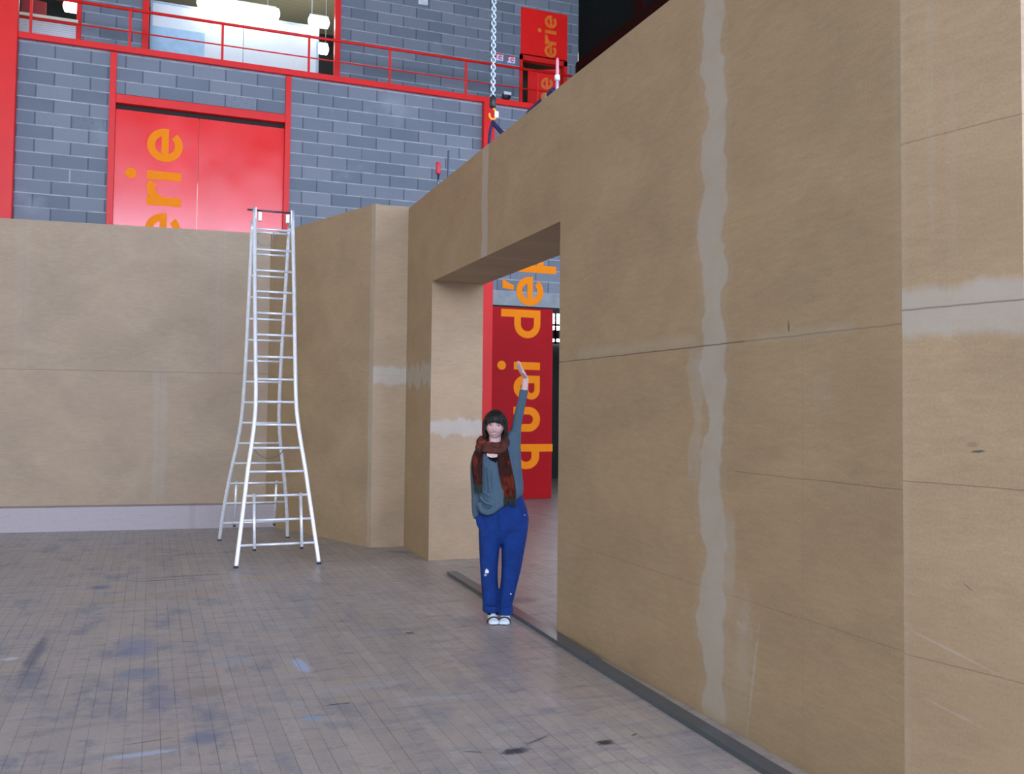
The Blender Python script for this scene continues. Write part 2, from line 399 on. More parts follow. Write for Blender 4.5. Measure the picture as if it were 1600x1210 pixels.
# ------------------------------------------------------------------ brick hall behind
def block_material(name, z0, x0, dark=1.0):
    t = NT(name); x, y, z = t.coords()
    rz = t.m('DIVIDE', t.m('SUBTRACT', z, z0), .2155); row = t.m('FLOOR', rz); fz = t.m('FRACT', rz)
    ux = t.m('ADD', t.m('DIVIDE', t.m('SUBTRACT', x, x0), .514), t.m('MULTIPLY', t.m('FLOORED_MODULO', row, 2.0), .5))
    col = t.m('FLOOR', ux); fx = t.m('FRACT', ux)
    rnd = t.white(t.vec(col, row, 5.0)); rnd2 = t.white(t.vec(col, row, 9.0))
    xz = t.vec(x, z, 0.0)
    c = t.mix(rnd, (.138*dark, .168*dark, .200*dark), (.245*dark, .270*dark, .305*dark))
    c = t.mix(t.mr(t.noise(xz, 1.1, 4), .35, .7, 0, .5), c, (.215*dark, .252*dark, .285*dark))
    c = t.mix(t.mr(t.noise(xz, 40, 3, .7), .3, .7, 0, .35), c, (.135*dark, .17*dark, .23*dark))
    c = t.mix(t.m('MULTIPLY', t.mr(rnd2, .96, .98), t.mr(t.noise(t.vscale(xz, (6, 14, 1)), 3, 3), .55, .65, 0, .5)), c, (.06, .08, .11))
    ez = t.m('MINIMUM', fz, t.m('SUBTRACT', 1.0, fz)); ex = t.m('MINIMUM', fx, t.m('SUBTRACT', 1.0, fx))
    hj = t.mr(ez, .025, .06, 1, 0); vj = t.mr(ex, .012, .03, 1, 0)
    vl = t.m('MULTIPLY', vj, t.mr(t.white(t.vec(t.m('FLOOR', t.m('ADD', ux, .5)), row, 3.0)), .95, .97))
    c = t.mix(t.m('MULTIPLY', vj, .7), c, (.06*dark, .082*dark, .12*dark))  # shadow in the upright joints painted as a dark colour
    c = t.mix(t.m('MULTIPLY', vl, .8), c, (.42, .46, .47))
    c = t.mix(t.mr(t.noise(t.vec(x, z, 7.0), .9, 4), .60, .74, 0, .5), c, (.33*dark, .38*dark, .41*dark))
    c = t.mix(t.m('MULTIPLY', hj, t.mr(t.noise(xz, 3.5, 4), .3, .65, .25, 1)), c, (.43*dark, .45*dark, .45*dark))
    t.bump(t.m('ADD', t.m('MULTIPLY', t.m('MAXIMUM', hj, vj), -1.0), t.m('MULTIPLY', t.noise(xz, 60, 3), .4)), .35, .006)
    return t.out(c, .85, 0, .2)
m_block = block_material('grey_block_lower', 6.885, 3.871)
m_block_up = block_material('grey_block_upper', 8.48, 4.17, .92)
RED = plain('red_steel_paint', (.72, .016, .012), .42, 0, .06, 3.0, .3)
t = NT('red_door_gloss'); t.coords()
n = t.noise(t.vscale(t.obj, (1, 1, .7)), 1.6, 3)
m_door = t.out(t.mix(t.mr(n, .3, .7), (.80, .016, .012), (.88, .022, .020)), t.mr(t.noise(t.obj, 2.2, 3), .3, .7, .16, .26), 0, .5)
m_orange = plain('orange_lettering', (.92, .265, .004), .6, 0, .03, 6.0, .12)
m_dark = plain('dark_void', (.012, .012, .012), .8)
m_conc = plain('bare_concrete', (.27, .31, .32), .85, 0, .2, 5.0)
m_white = plain('white_plastic', (.75, .78, .8), .5, 0, .05)
BY = 16.2; BT = .22
bm = new()
for (x0, x1, z0, z1) in ((-9, -.64, 0, 7.35), (2.04, 5.60, 0, 7.35), (-.64, 2.04, 6.56, 7.35), (5.60, 9.6, 3.86, 7.35), (9.0, 12, 0, 3.86)):
    box(bm, (x0, BY, z0), (x1, BY+BT, z1))
box(bm, (5.60, BY-.005, 3.60), (9.6, BY+BT, 3.86), 1)
wb = struct(link('wall_brick', bm, [m_block, m_conc]))
# upper gallery: slab edge beam, wall set back, parapet openings
GY = 17.6
bm = new()
for (x0, x1, z0, z1) in ((-1.31, -.27, 7.4, 12), (3.19, 6.89, 7.4, 12), (6.89, 7.93, 9.94, 12), (7.93, 8.19, 7.4, 12), (-9, -2.3, 7.4, 12), (-2.3, -1.31, 10.6, 12), (-.27, 3.19, 10.6, 12)):
    box(bm, (x0, GY, z0), (x1, GY+.2, z1))
struct(link('wall_gallery', bm, m_block_up))
bm = new(); box(bm, (-9, BY+.02, 7.36), (12, 25, 7.42))
struct(link('trim_1', bm, m_conc))
bm = new(); box(bm, (-9, BY-.07, 7.345), (12, BY+.015, 7.445), bevel=.006)
struct(link('trim_2', bm, RED))
# columns: far left full height, one at the loading bay
bm = new(); box(bm, (-2.62, BY-.16, 0), (-2.04, BY+.0, 12), bevel=.01)
struct(link('trim_3', bm, RED))
bm = new(); box(bm, (5.585, BY-.13, 0), (5.80, BY-.0, 7.34), bevel=.008)
struct(link('trim_4', bm, RED))
# far room behind the bay
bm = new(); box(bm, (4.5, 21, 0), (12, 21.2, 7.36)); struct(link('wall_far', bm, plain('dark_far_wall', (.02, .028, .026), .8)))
win2 = empty('window_2', (9.22, 20.98, 3.3)); struct(win2)
bm = new(); box(bm, (-.35, -.02, .05), (.35, 0, .9)); link('pane', bm, emit('daylight_far_pane', (.95, .98, 1), 14.0), win2)
bm = new()
for zz in (.0, .12, .44, .9): box(bm, (-.38, -.05, zz), (.38, -.02, zz+.05 if zz != .12 else zz+.22))
for xx in (-.38, -.05, .33): box(bm, (xx, -.05, 0), (xx+.05, -.02, .95))
link('window_frame', bm, plain('dark_blue_frame', (.02, .025, .05), .5), win2)

# ------------------------------------------------------------------ lettering (glyph: a = reading direction, b = up; unit = x-height)
def ring_arc(bm, P, c, ro, ri, a0, a1, n=40, sq=1.0):
    vs = []
    for k in range(n+1):
        a = radians(a0+(a1-a0)*k/n)
        vs.append((P(c[0]+ro*cos(a), c[1]+ro*sin(a)*sq), P(c[0]+ri*cos(a), c[1]+ri*sin(a)*sq)))
    for (o1, i1), (o2, i2) in zip(vs[:-1], vs[1:]): slab(bm, [o1, o2, i2, i1])
def slab(bm, q):
    yo = -.00002*(len(bm.faces)/6 % 97)
    f = [bm.verts.new((p[0], yo, p[1])) for p in q]; b = [bm.verts.new((p[0], .006, p[1])) for p in q]
    n = len(q)
    bm.faces.new(f); bm.faces.new(list(reversed(b)))
    for i in range(n): bm.faces.new((f[i], b[i], b[(i+1) % n], f[(i+1) % n]))
def poly_rect(bm, P, a0, b0, a1, b1): slab(bm, [P(a0, b0), P(a1, b0), P(a1, b1), P(a0, b1)])
W_ = .27
def glyph(bm, ch, a, P0):
    """draws glyph starting at reading position a, returns nothing"""
    P = lambda u, v: P0(a+u, v)
    if ch == 'e' or ch == 'E':
        ring_arc(bm, P, (.5, .5), .52, .29, 0, 318); poly_rect(bm, P, .15, .39, 1.02, .60)
        if ch == 'E': slab(bm, [P(.52, 1.12), P(.68, 1.12), P(.87, 1.55), P(.56, 1.55)])
    elif ch == 'r':
        poly_rect(bm, P, 0, 0, W_, 1.0); ring_arc(bm, P, (.54, .50), .50, .25, 62, 172)
    elif ch == 'i':
        poly_rect(bm, P, 0, 0, W_, 1.0); ring_arc(bm, P, (W_/2, 1.46), .16, .0, 0, 360)
    elif ch == 'a':
        poly_rect(bm, P, .60, 0, .87, .68); ring_arc(bm, P, (.45, .58), .42, .16, -5, 150)
        ring_arc(bm, P, (.38, .324), .36, .13, 90, 270, sq=.9); poly_rect(bm, P, .38, .441, .7, .648); poly_rect(bm, P, .38, 0, .7, .207)
    elif ch == 'u':
        poly_rect(bm, P, 0, .4, W_, 1.0); poly_rect(bm, P, .61, .4, .61+W_, 1.0); ring_arc(bm, P, (.44, .42), .44, .17, 180, 360)
    elif ch == 'q':
        poly_rect(bm, P, .62, -.52, .62+W_, 1.0); ring_arc(bm, P, (.44, .5), .44, .18, 90, 270, sq=1.14); poly_rect(bm, P, .44, .705, .8, 1.0); poly_rect(bm, P, .44, 0, .8, .295)
    elif ch == 'd':
        poly_rect(bm, P, .74, 0, .74+W_, 1.5); ring_arc(bm, P, (.5, .5), .5, .25, 90, 270); poly_rect(bm, P, .5, .75, .9, 1.0); poly_rect(bm, P, .5, 0, .9, .25)
    elif ch == 'p':
        poly_rect(bm, P, 0, -.5, W_, 1.0); ring_arc(bm, P, (.5, .5), .5, .25, -90, 90); poly_rect(bm, P, .1, .75, .5, 1.0); poly_rect(bm, P, .1, 0, .5, .25)
def letter(ch, base_x, z, y, xh, parent, loc=(0, 0, 0), mat=None):
    """painted letter turned a quarter to the left: reads upwards, its top points left"""
    bm = new(); glyph(bm, ch, 0, lambda a, b: (base_x - b*xh, z + a*xh))
    o = link('letter', bm, mat or m_orange, parent); o.location = Vector((0, y, 0)) - Vector(loc)
    return o

# big doors on the left
d1 = empty('door_1', (.70, BY, 0)); struct(d1); L0 = (.70, BY, 0)
def child_box(name, boxes, mat, parent, loc, bevel=0.0):
    bm = new()
    for a, b in boxes: box(bm, a, b, bevel=bevel)
    o = link(name, bm, mat, parent); o.location = -Vector(loc)
    return o
child_box('door_leaf', [((-.63, BY+.05, 0), (.638, BY+.10, 6.44))], m_door, d1, L0)
child_box('door_leaf', [((.646, BY+.05, 0), (2.03, BY+.10, 6.44))], m_door, d1, L0)
child_box('frame_post', [((-.725, BY-.05, 0), (-.632, BY+.12, 7.33))], RED, d1, L0, .004)
child_box('frame_post', [((2.026, BY-.05, 0), (2.118, BY+.12, 7.33))], RED, d1, L0, .004)
child_box('frame_lintel', [((-.63, BY-.06, 6.515), (2.024, BY+.08, 6.655))], RED, d1, L0, .004)
child_box('lintel_shade_strip', [((-.63, BY+.06, 6.445), (2.024, BY+.14, 6.56)), ((-.63, BY-.02, 6.656), (2.024, BY+.02, 6.672))], m_dark, d1, L0)  # near-black strips standing in for the shade under and over the lintel
for ch, z in (('e', 5.665), ('i', 5.35), ('r', 4.93), ('e', 4.27)):
    letter(ch, .385, z, BY+.044, .525, d1, L0)
# sliding door with lettering running up onto the wall
t = NT('red_door_matt'); t.coords()
n = t.noise(t.obj, 1.6, 3)
m_door2 = t.out(t.mix(t.mr(n, .3, .7), (.37, .003, .006), (.42, .005, .009)), .5, 0, .12)
d2 = empty('door_2', (6.4, BY, 0)); struct(d2); L0 = (6.4, BY, 0)
child_box('door_leaf', [((5.80, BY-.03, .01), (7.045, BY+.03, 3.565))], m_door2, d2, L0)
child_box('door_rail', [((5.80, BY+.035, 3.50), (8.8, BY+.09, 3.598))], m_dark, d2, L0)
for ch, z in (('q', .56), ('u', 1.255), ('a', 1.845), ('i', 2.41), ('d', 3.0)):
    letter(ch, 6.785, z, BY-.037, .525, d2, L0)
letter('E', 6.84, 3.625, BY-.013, .525, wb)
letter('p', 6.85, 4.245, BY-.008, .525, wb)
# gallery door with panel above
d3 = empty('door_3', (7.41, GY, 7.42)); struct(d3); L0 = (7.41, GY, 7.42)
child_box('transom_panel', [((6.89, GY-.02, 8.975), (7.93, GY+.06, 9.94))], m_door, d3, L0)
child_box('frame', [((6.87, GY-.03, 7.42), (6.935, GY+.1, 8.95)), ((7.85, GY-.03, 7.42), (7.93, GY+.1, 8.95)), ((6.87, GY-.03, 8.845), (7.93, GY+.1, 8.945))], RED, d3, L0)
bm = new(); box(bm, (-.68, -.025, 0), (0, .025, 1.40)); leaf = link('door_leaf', bm, m_door, d3)
leaf.location = Vector((7.84, GY+.12, 7.42)) - Vector(L0); leaf.rotation_euler = (0, 0, radians(-28))
m_orange2 = plain('faded_orange_lettering', (.75, .16, .006), .5, 0, .25, 14.0)
for ch, z in (('e', 9.60), ('i', 9.48), ('r', 9.25), ('e', 8.985)):
    letter(ch, 7.68, z, GY-.027, .26, d3, L0, m_orange2)
for ch, z in (('e', .98), ('a', .72), ('r', .48)):
    bm = new(); glyph(bm, ch, 0, lambda a, b: (-.16 - b*.24, z + a*.24)); o = link('letter', bm, m_orange2, leaf); o.location = (0, -.032, 0)
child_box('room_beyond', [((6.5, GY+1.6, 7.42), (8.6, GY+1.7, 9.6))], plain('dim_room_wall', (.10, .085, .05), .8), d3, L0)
# frames of the gallery glazing
w3 = empty('window_3', (1.45, GY, 7.42)); struct(w3); L0 = (1.45, GY, 7.42)
for x0 in (-.29, 3.09):
    child_box('frame_post', [((x0, GY-.06, 7.42), (x0+.105, GY+.08, 10.6))], RED, w3, L0, .004)
child_box('frame_sill', [((-.19, GY-.04, 7.42), (3.09, GY+.05, 7.52))], RED, w3, L0)
w4 = empty('window_4', (-1.8, GY, 7.42)); struct(w4); L0 = (-1.8, GY, 7.42)
child_box('frame_post', [((-1.345, GY-.04, 7.42), (-1.265, GY+.08, 10.6))], RED, w4, L0, .004)
m_slat = NT('ribbed_white_panel'); x, y, z = m_slat.coords()
k = m_slat.mr(m_slat.m('ABSOLUTE', m_slat.m('SUBTRACT', m_slat.m('FRACT', m_slat.m('MULTIPLY', z, 28.0)), .5)), .1, .4)
m_slat = m_slat.out(m_slat.mix(k, (.46, .47, .49), (.66, .67, .68)), .6)
child_box('ribbed_panel', [((-2.30, GY-.02, 7.42), (-1.345, GY+.02, 8.205))], m_slat, w4, L0)
child_box('ledge', [((-2.30, GY-.10, 8.222), (-1.31, GY+.10, 8.275))], plain('cream_ledge', (.80, .72, .58), .5), w4, L0, .008)
child_box('ledge_rail', [((-2.30, GY-.06, 8.190), (-1.345, GY+.0, 8.220))], RED, w4, L0)

# guard rail of the gallery
gr = empty('guard_rail', (2, 16.45, 7.42)); LR = (2, 16.45, 7.42)
tag(gr, 'red tubular guard rail along the edge of the upper gallery', 'railing')
def rel(bm_name, pts, r, mat, parent, loc, n=10):
    bm = new(); tube(bm, [Vector(p)-Vector(loc) for p in pts], r, n); return link(bm_name, bm, mat, parent, True)
rel('handrail', [(-2.9, 16.45, 8.165), (8.15, 16.45, 8.21)], .025, RED, gr, LR)
rel('midrail', [(-2.9, 16.45, 7.80), (8.15, 16.45, 7.825)], .012, RED, gr, LR)
for k in range(7):
    xx = -1.91 + 1.452*k
    child_box('rail_post', [((xx-.02, 16.44, 7.42), (xx+.02, 16.46, 8.17))], RED, gr, LR)

# things in the gallery room
pt = empty('partition', (1.35, 18.2, 7.42)); tag(pt, 'pale blue-white lit partition behind the gallery opening', 'partition')
LP = (1.35, 18.2, 7.42)
t = NT('pale_partition'); x, y, z = t.coords()
m_part = t.out(t.mix(t.mr(t.noise(t.obj, 2, 3), .3, .7), (.70, .80, .80), (.80, .86, .84)), .35)
child_box('panel', [((-.13, 18.18, 7.42), (1.47, 18.22, 9.06))], m_part, pt, LP)
child_box('panel', [((1.48, 18.18, 7.42), (2.84, 18.22, 9.06))], m_part, pt, LP)
child_box('panel_frame', [((-.17, 18.17, 7.42), (-.13, 18.23, 9.10)), ((2.84, 18.17, 7.42), (2.89, 18.23, 9.10)), ((-.13, 18.17, 9.06), (2.84, 18.23, 9.10))], plain('pale_blue_frame', (.42, .56, .66), .4), pt, LP)
child_box('lower_panel', [((-.13, 18.165, 7.42), (.78, 18.178, 8.63))], plain('light_blue_sheet', (.40, .62, .76), .4), pt, LP)
t = NT('beige_ribbed_ceiling'); x, y, z = t.coords()
k = t.mr(t.m('ABSOLUTE', t.m('SUBTRACT', t.m('FRACT', t.m('MULTIPLY', y, 9.0)), .5)), .1, .45)
m_beige = t.out(t.mix(k, (.50, .47, .30), (.62, .58, .40)), .7)
bm = new(); box(bm, (-3, 17.82, 9.95), (3.6, 20.6, 10.05)); struct(link('ceiling', bm, m_beige))
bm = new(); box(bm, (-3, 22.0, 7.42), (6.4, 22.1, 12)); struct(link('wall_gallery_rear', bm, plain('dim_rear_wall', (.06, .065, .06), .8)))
m_lamp = emit('fluorescent_glow', (1.0, .97, .92), LAMP)
m_lampbody = plain('lamp_housing', (.6, .6, .6), .5)
def tube_lamp(x0, x1, y, z, label, zc=9.95):
    L = Vector(((x0+x1)/2, y, z)); o = empty('ceiling_lamp', L)
    tag(o, label, 'lamp', 'fluorescent lamps of the gallery room')
    h = (x1-x0)/2
    bm = new(); tube(bm, [(-h, 0, 0), (-h+.03, 0, 0), (h-.03, 0, 0), (h, 0, 0)], [.04, .105, .105, .04], 14); link('diffuser', bm, m_lamp, o, True)
    bm = new(); box(bm, (-h*.9, -.05, .06), (h*.9, .05, .12)); link('housing', bm, m_lampbody, o)
    for s in (-.7, .7):
        bm = new(); tube(bm, [(h*s, 0, .10), (h*s, 0, zc-z)], .006, 6)
        link('suspension_wire', bm, m_lampbody, o)
tube_lamp(.62, 2.12, 18.05, 9.165, 'long glowing ceiling lamp in the middle above the pale partition')
tube_lamp(2.66, 3.06, 18.05, 9.14, 'short glowing ceiling lamp at the right end above the pale partition')
tube_lamp(2.80, 3.20, 18.9, 8.95, 'short glowing lamp low beside the right end of the pale partition')
tube_lamp(-1.62, -1.31, 18.3, 8.80, 'small glowing lamp beside the red post at far upper left')
# red stools on the ledge side
def red_chair(x, y, rz, label):
    o = empty('red_chair', (x, y, 7.42), rz); tag(o, label, 'chair', 'red chairs behind the gallery ledge')
    R2 = plain('red_chair_paint', (.30, .015, .015), .5)
    bm = new(); box(bm, (-.2, -.2, .78), (.2, .2, .82), bevel=.01); link('seat', bm, R2, o)
    bm = new(); box(bm, (-.2, .17, 1.0), (.2, .2, 1.38), bevel=.01); link('backrest', bm, R2, o)
    for sx in (-1, 1):
        for sy in (-1, 1):
            bm = new(); tube(bm, [(sx*.24, sy*.24, 0), (sx*.17, sy*.17, .79)], .018, 8); link('leg', bm, R2, o, True)
        bm = new(); tube(bm, [(sx*.17, .185, .80), (sx*.17, .185, 1.05)], .016, 8); link('back_post', bm, R2, o, True)
red_chair(-2.02, 18.05, .3, 'dark red high chair behind the ledge nearer the left column')
red_chair(-1.42, 18.75, -.2, 'dark red high chair behind the ledge nearer the red post')
# wall signs, emergency light, floodlight, blue bucket on the gallery
def sign(x, z, label):
    o = empty('wall_sign', (x, GY-.002, z)); tag(o, label, 'sign', 'small pictogram signs on the gallery wall')
    bm = new(); box(bm, (-.085, -.012, -.09), (.085, 0, .09)); link('plate', bm, plain('sign_white', (.75, .70, .76), .4), o)
    bm = new(); box(bm, (-.085, -.016, .06), (.075, -.012, .088)); box(bm, (-.087, -.016, -.03), (-.062, -.012, .088))
    ring_arc(bm, lambda a, b: (a, b), (.02, .0), .042, .020, 20, 330, 20)
    for v in bm.verts:
        if v.co.y > -.01: v.co.y = -.012 if v.co.y > .003 else -.0165
    link('emblem', bm, plain('sign_crimson', (.55, .05, .14), .4), o)
    bm = new(); box(bm, (-.085, -.015, -.09), (.085, -.012, -.062)); link('stripe', bm, plain('sign_blue', (.06, .22, .60), .4), o)
sign(6.425, 8.815, 'white and crimson pictogram sign next to the pale chain')
sign(6.685, 8.80, 'white and crimson pictogram sign nearest the gallery door')
o = empty('emergency_light', (4.80, GY-.002, 9.66)); tag(o, 'small white box light high on the gallery block wall', 'light')
bm = new(); box(bm, (-.095, -.07, -.05), (.095, 0, .06), bevel=.012); link('housing', bm, m_white, o)
bm = new(); box(bm, (-.075, -.08, -.035), (.075, -.068, .03)); link('lens', bm, plain('grey_lens', (.55, .6, .66), .3), o)
o = empty('floodlight', (6.42, 17.1, 7.42)); tag(o, 'small dark floodlight on a wire stand at the gallery edge', 'light')
o.location = (6.38, 17.1, 7.42)
bm = new(); tube(bm, [(0, -.10, .42), (0, -.04, .42), (0, .06, .40)], [.085, .085, .05], 16); link('lamp_head', bm, plain('black_lamp', (.02, .02, .025), .5), o, True)
bm = new(); box(bm, (-.07, -.125, .43), (.08, -.10, .49)); link('visor', bm, m_white, o)
bm = new()
for s in (-1, 1): tube(bm, [(s*.05, .02, .40), (s*.11, .05, .2), (s*.12, -.05, 0)], .007, 6)
tube(bm, [(-.12, -.05, .012), (.12, -.05, .012)], .007, 6); link('wire_stand', bm, plain('wire_grey', (.2, .22, .25), .4, .6), o)
o = empty('bucket', (6.68, 17.2, 7.42)); tag(o, 'small blue bucket beside the gallery door frame', 'bucket')
bm = new(); tube(bm, [(0, 0, 0), (0, 0, .22)], [.07, .09], 16); link('body', bm, plain('blue_plastic', (.05, .22, .36), .4), o, True)
bm = new(); tube(bm, spline([(-.09, 0, .21), (-.06, 0, .30), (.06, 0, .30), (.09, 0, .21)], 5), .005, 6); link('handle', bm, m_white, o)

# glazed box on the right, above the set; its shade painted as near-black colour
o = new(); box(o, (8.19, 6.5, 7.5), (8.40, 17.58, 13)); struct(link('wall_side', o, plain('shade_dark_glazing', (.005, .012, .013), .8, 0, .3, 1.0, .15)))
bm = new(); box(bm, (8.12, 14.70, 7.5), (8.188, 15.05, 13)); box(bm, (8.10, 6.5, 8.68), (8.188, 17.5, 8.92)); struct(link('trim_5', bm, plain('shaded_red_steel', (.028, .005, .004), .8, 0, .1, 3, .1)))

# daylight: glazed side of the hall and clerestory behind the camera
def glazing(name, p, size, axis, strength, nx, nz, col):
    o = empty(name, p); struct(o)
    bm = new()
    if axis == 'x': box(bm, (0, 0, 0), (.02, size[0], size[1]))
    else: box(bm, (0, -.02, 0), (size[0], 0, size[1]))
    link('pane', bm, emit(name+'_daylight', col, strength), o)
    bm = new()
    for i in range(nx+1):
        s = size[0]*i/nx
        if axis == 'x': box(bm, (-.08, s-.05, 0), (-.002, s+.05, size[1]))
        else: box(bm, (s-.05, .002, 0), (s+.05, .08, size[1]))
    for i in range(nz+1):
        s = size[1]*i/nz
        if axis == 'x': box(bm, (-.06, 0, s-.04), (-.002, size[0], s+.04))
        else: box(bm, (0, .002, s-.04), (size[0], .06, s+.04))
    link('mullions', bm, RED, o)
glazing('window_1', (12.5, -6, .6), (18.0, 8.4), 'x', WINDOW_SIDE, 9, 4, (.88, .97, 1.30))
bm = new(); box(bm, (12.75, -13.1, 0), (13.0, 26, 12.8)); struct(link('wall_hall_side', bm, m_block))
glazing('window_5', (-9, -13, 4.2), (19, 6.2), 'y', WINDOW_REAR, 9, 3, (.85, 1.0, 1.34))
# roof and solid rear wall of the hall
bm = new(); box(bm, (-16, -15, 12.8), (13, 26, 13.0)); struct(link('ceiling_hall', bm, plain('dark_roof', (.10, .10, .11), .8)))
bm = new(); box(bm, (-16, -13.4, 0), (13, -13.1, 4.2)); box(bm, (-16, -13.4, 10.4), (13, -13.1, 12.8)); struct(link('wall_rear', bm, m_block))

# ------------------------------------------------------------------ metal bars on the floor
m_bar = plain('dull_steel', (.085, .105, .125), .30, .15, .12, 4.0)
def floor_bar(p, q, wd, label):
    p = Vector(p); q = Vector(q); L = (q-p).length
    bm = new(); box(bm, (0, -wd/2, 0), (L, wd/2, .028))
    o = link('floor_rail', bm, m_bar, loc=(p.x, p.y, .001), rot=(0, 0, atan2(q.y-p.y, q.x-p.x)))
    return tag(o, label, 'rail', 'flat steel rails along the set wall')
floor_bar((2.835, 8.97), (2.708, 5.50), .100, 'flat grey steel rail lying across the portal behind the woman')
floor_bar((2.703, 5.49), (2.618, 2.50), .086, 'flat grey steel rail along the foot of the right wall, nearest the camera')

# ------------------------------------------------------------------ ladder
m_alu = NT('aluminium'); x, y, z = m_alu.coords()
m_alu = m_alu.out(m_alu.mix(m_alu.mr(m_alu.noise(m_alu.obj, 20, 4), .3, .7), (.70, .73, .76), (.84, .86, .88)), m_alu.mr(m_alu.noise(m_alu.obj, 14, 3), .3, .7, .32, .44), .4)
m_rub = plain('dark_rubber', (.03, .035, .04), .7)
LX, LY = 1.27, 11.05
lad = empty('ladder', (LX, LY, 0)); tag(lad, 'tall free-standing aluminium double ladder with flared feet in front of the back wall', 'ladder')
KF = (11.02-9.98)/3.94; KR = (12.11-11.10)/3.94
def half_w(z, front):
    T = [(0, .420), (.72, .330), (.98, .299), (1.23, .262), (1.50, .228), (1.75, .213), (2.2, .2125), (3.0, .2145), (3.94, .2145)] if front else \
        [(0, .412), (.5, .368), (.87, .310), (1.23, .252), (1.54, .218), (1.93, .206), (2.7, .206), (3.94, .210)]
    for (a, b), (c, d) in zip(T[:-1], T[1:]):
        if a <= z <= c: return b+(d-b)*(z-a)/(c-a)
    return T[-1][1]
def fy(z): return 9.98 + KF*z - LY
def ry_(z): return 12.12 - KR*z - LY
cxf = lambda z: 0.0
def lx(z, front): return (.002 if front else -.028 + .02*z/3.9)
for front in (True, False):
    fyy = fy if front else ry_
    top = 3.935 if front else 3.80
    for s in (-1, 1):
        zs = [0, .35, .7, .98, 1.23, 1.5, 1.75, 2.2, 3.0, top]
        pts = spline([(lx(zz, front)+s*half_w(zz, front), fyy(zz), zz) for zz in zs], 5)
        bm = new(); tube(bm, pts, .0165, 14, .022); st = link('stile', bm, m_alu, lad, True)
        p0 = pts[0]; bm = new(); tube(bm, [p0+Vector((0, 0, -.002)), pts[0]+Vector((-s*.003, .003 if front else -.003, .022))], [.021, .019], 12, [.026, .024]); link('foot', bm, m_rub, st, True)
    for i in range(15):
        zz = .2195 + .2473*i; h = half_w(zz, front)
        bm = new(); tube(bm, [(lx(zz, front)-h, fyy(zz), zz), (lx(zz, front)+h, fyy(zz), zz)], .0145, 10)
        rg = link('rung', bm, m_alu, lad, True)
    for s in (-1, 1):
        xx = s*.24 + lx(.4, front); o_ = -.027 if front else .027
        bm = new(); tube(bm, [(xx, fyy(.17)+o_, .185), (xx, fyy(.73)+o_, .735)], .016, 10); br = link('brace_bar', bm, m_alu, lad, True)
        bm = new(); tube(bm, [(xx, fyy(.17)+o_, .165), (xx, fyy(.17)+o_, .187)], .017, 10); link('end_plug', bm, m_rub, br, True)
bm = new(); tube(bm, [(-.29, fy(3.90)+.01, 3.905), (.235, fy(3.9)+.01, 3.905)], .0105, 10); link('top_axle', bm, plain('dark_steel', (.10, .11, .13), .35, .8), lad, True)
for s in (-1, 1):
    bm = new(); xx = s*.205
    box(bm, (xx-.014 if s > 0 else xx, fy(3.8)-.01, 3.76), (xx if s > 0 else xx+.014, fy(3.8)+.16, 3.93), bevel=.003)
    box(bm, (xx-.05*s-.02, fy(3.8)-.03, 3.775), (xx-.05*s+.02, fy(3.8)+.03, 3.875), bevel=.004)
    link('hinge_bracket', bm, plain('pale_bracket', (.72, .75, .76), .45, .3), lad)
m_cable = plain('grey_cable', (.22, .25, .28), .5)
bm = new(); tube(bm, spline([(.08, fy(1.214), 1.205), (.05, fy(1.2)+.16, 1.13), (-.02, 0, 1.06), (-.08, ry_(1.2)-.16, 1.12), (-.10, ry_(1.22), 1.205)], 6), .006, 6); link('stay_cable', bm, m_cable, lad, True)
bm = new(); tube(bm, spline([(-.2, fy(3.6), 3.56), (-.13, fy(3.6)+.03, 3.50), (-.03, fy(3.6)+.04, 3.52), (.0, fy(3.6)+.05, 3.66)], 6), .005, 6); link('tie_cord', bm, m_cable, lad, True)

# ------------------------------------------------------------------ hoist chain, slings and clamp at the top of the set wall
m_chain = NT('galvanised_chain'); m_chain.coords(); m_chain = m_chain.out((.55, .68, .78), .35, .6)
m_sling = plain('navy_webbing', (.022, .022, .11), .7, 0, .2, 30)
m_black = plain('black_hook', (.02, .02, .025), .45)
m_yel = plain('yellow_latch', (.80, .42, .02), .5)
CH = Vector((3.1, 8.66, 4.54))
ch = empty('chain_hoist', CH); tag(ch, 'pale blue lifting chain with black hook block hanging above the set wall', 'hoist')
bm = new()
for i in range(62):
    zc = .22 + i*.037
    ring = []
    n = 12
    pts = [(.021*cos(2*pi*k/n), 0, zc+.028*sin(2*pi*k/n)) for k in range(n+1)]
    if i % 2: pts = [(p[0]*.45, p[0]*.9, p[2]) for p in pts]
    tube(bm, pts, .0075, 6, cap=False)
link('chain', bm, m_chain, ch, True)
bm = new(); tube(bm, [(0, 0, .10), (0, 0, .12), (0, 0, .20), (0, 0, .235)], [.022, .035, .032, .015], 12); link('hook_block', bm, m_black, ch, True)
bm = new(); tube(bm, spline([(0, 0, .11), (.03, 0, .07), (.035, 0, .02), (0, 0, -.015), (-.03, 0, .01), (-.035, 0, .045)], 6), [.012]*31, 8); link('hook', bm, m_yel, ch, True)
bm = new(); box(bm, (.02, -.012, .01), (.06, .012, .075), bevel=.004); link('latch', bm, m_white, ch)
sl = empty('lifting_sling', (3.1, 8.66, 4.485)); tag(sl, 'navy blue webbing sling hanging from the chain hook down to the wall top', 'sling')
bm = new()
tube(bm, spline([(.0, .0, .015), (-.015, .03, -.10), (-.02, .05, -.28), (-.02, .06, -.42)], 6), [.028]*19, 8, [.016]*19)
tube(bm, spline([(.0, 0, .015), (.03, -.10, -.08), (.02, -.28, -.18), (-.02, -.50, -.24), (-.05, -.7, -.33)], 6), [.03]*25, 8, [.018]*25)
link('webbing', bm, m_sling, sl, True)
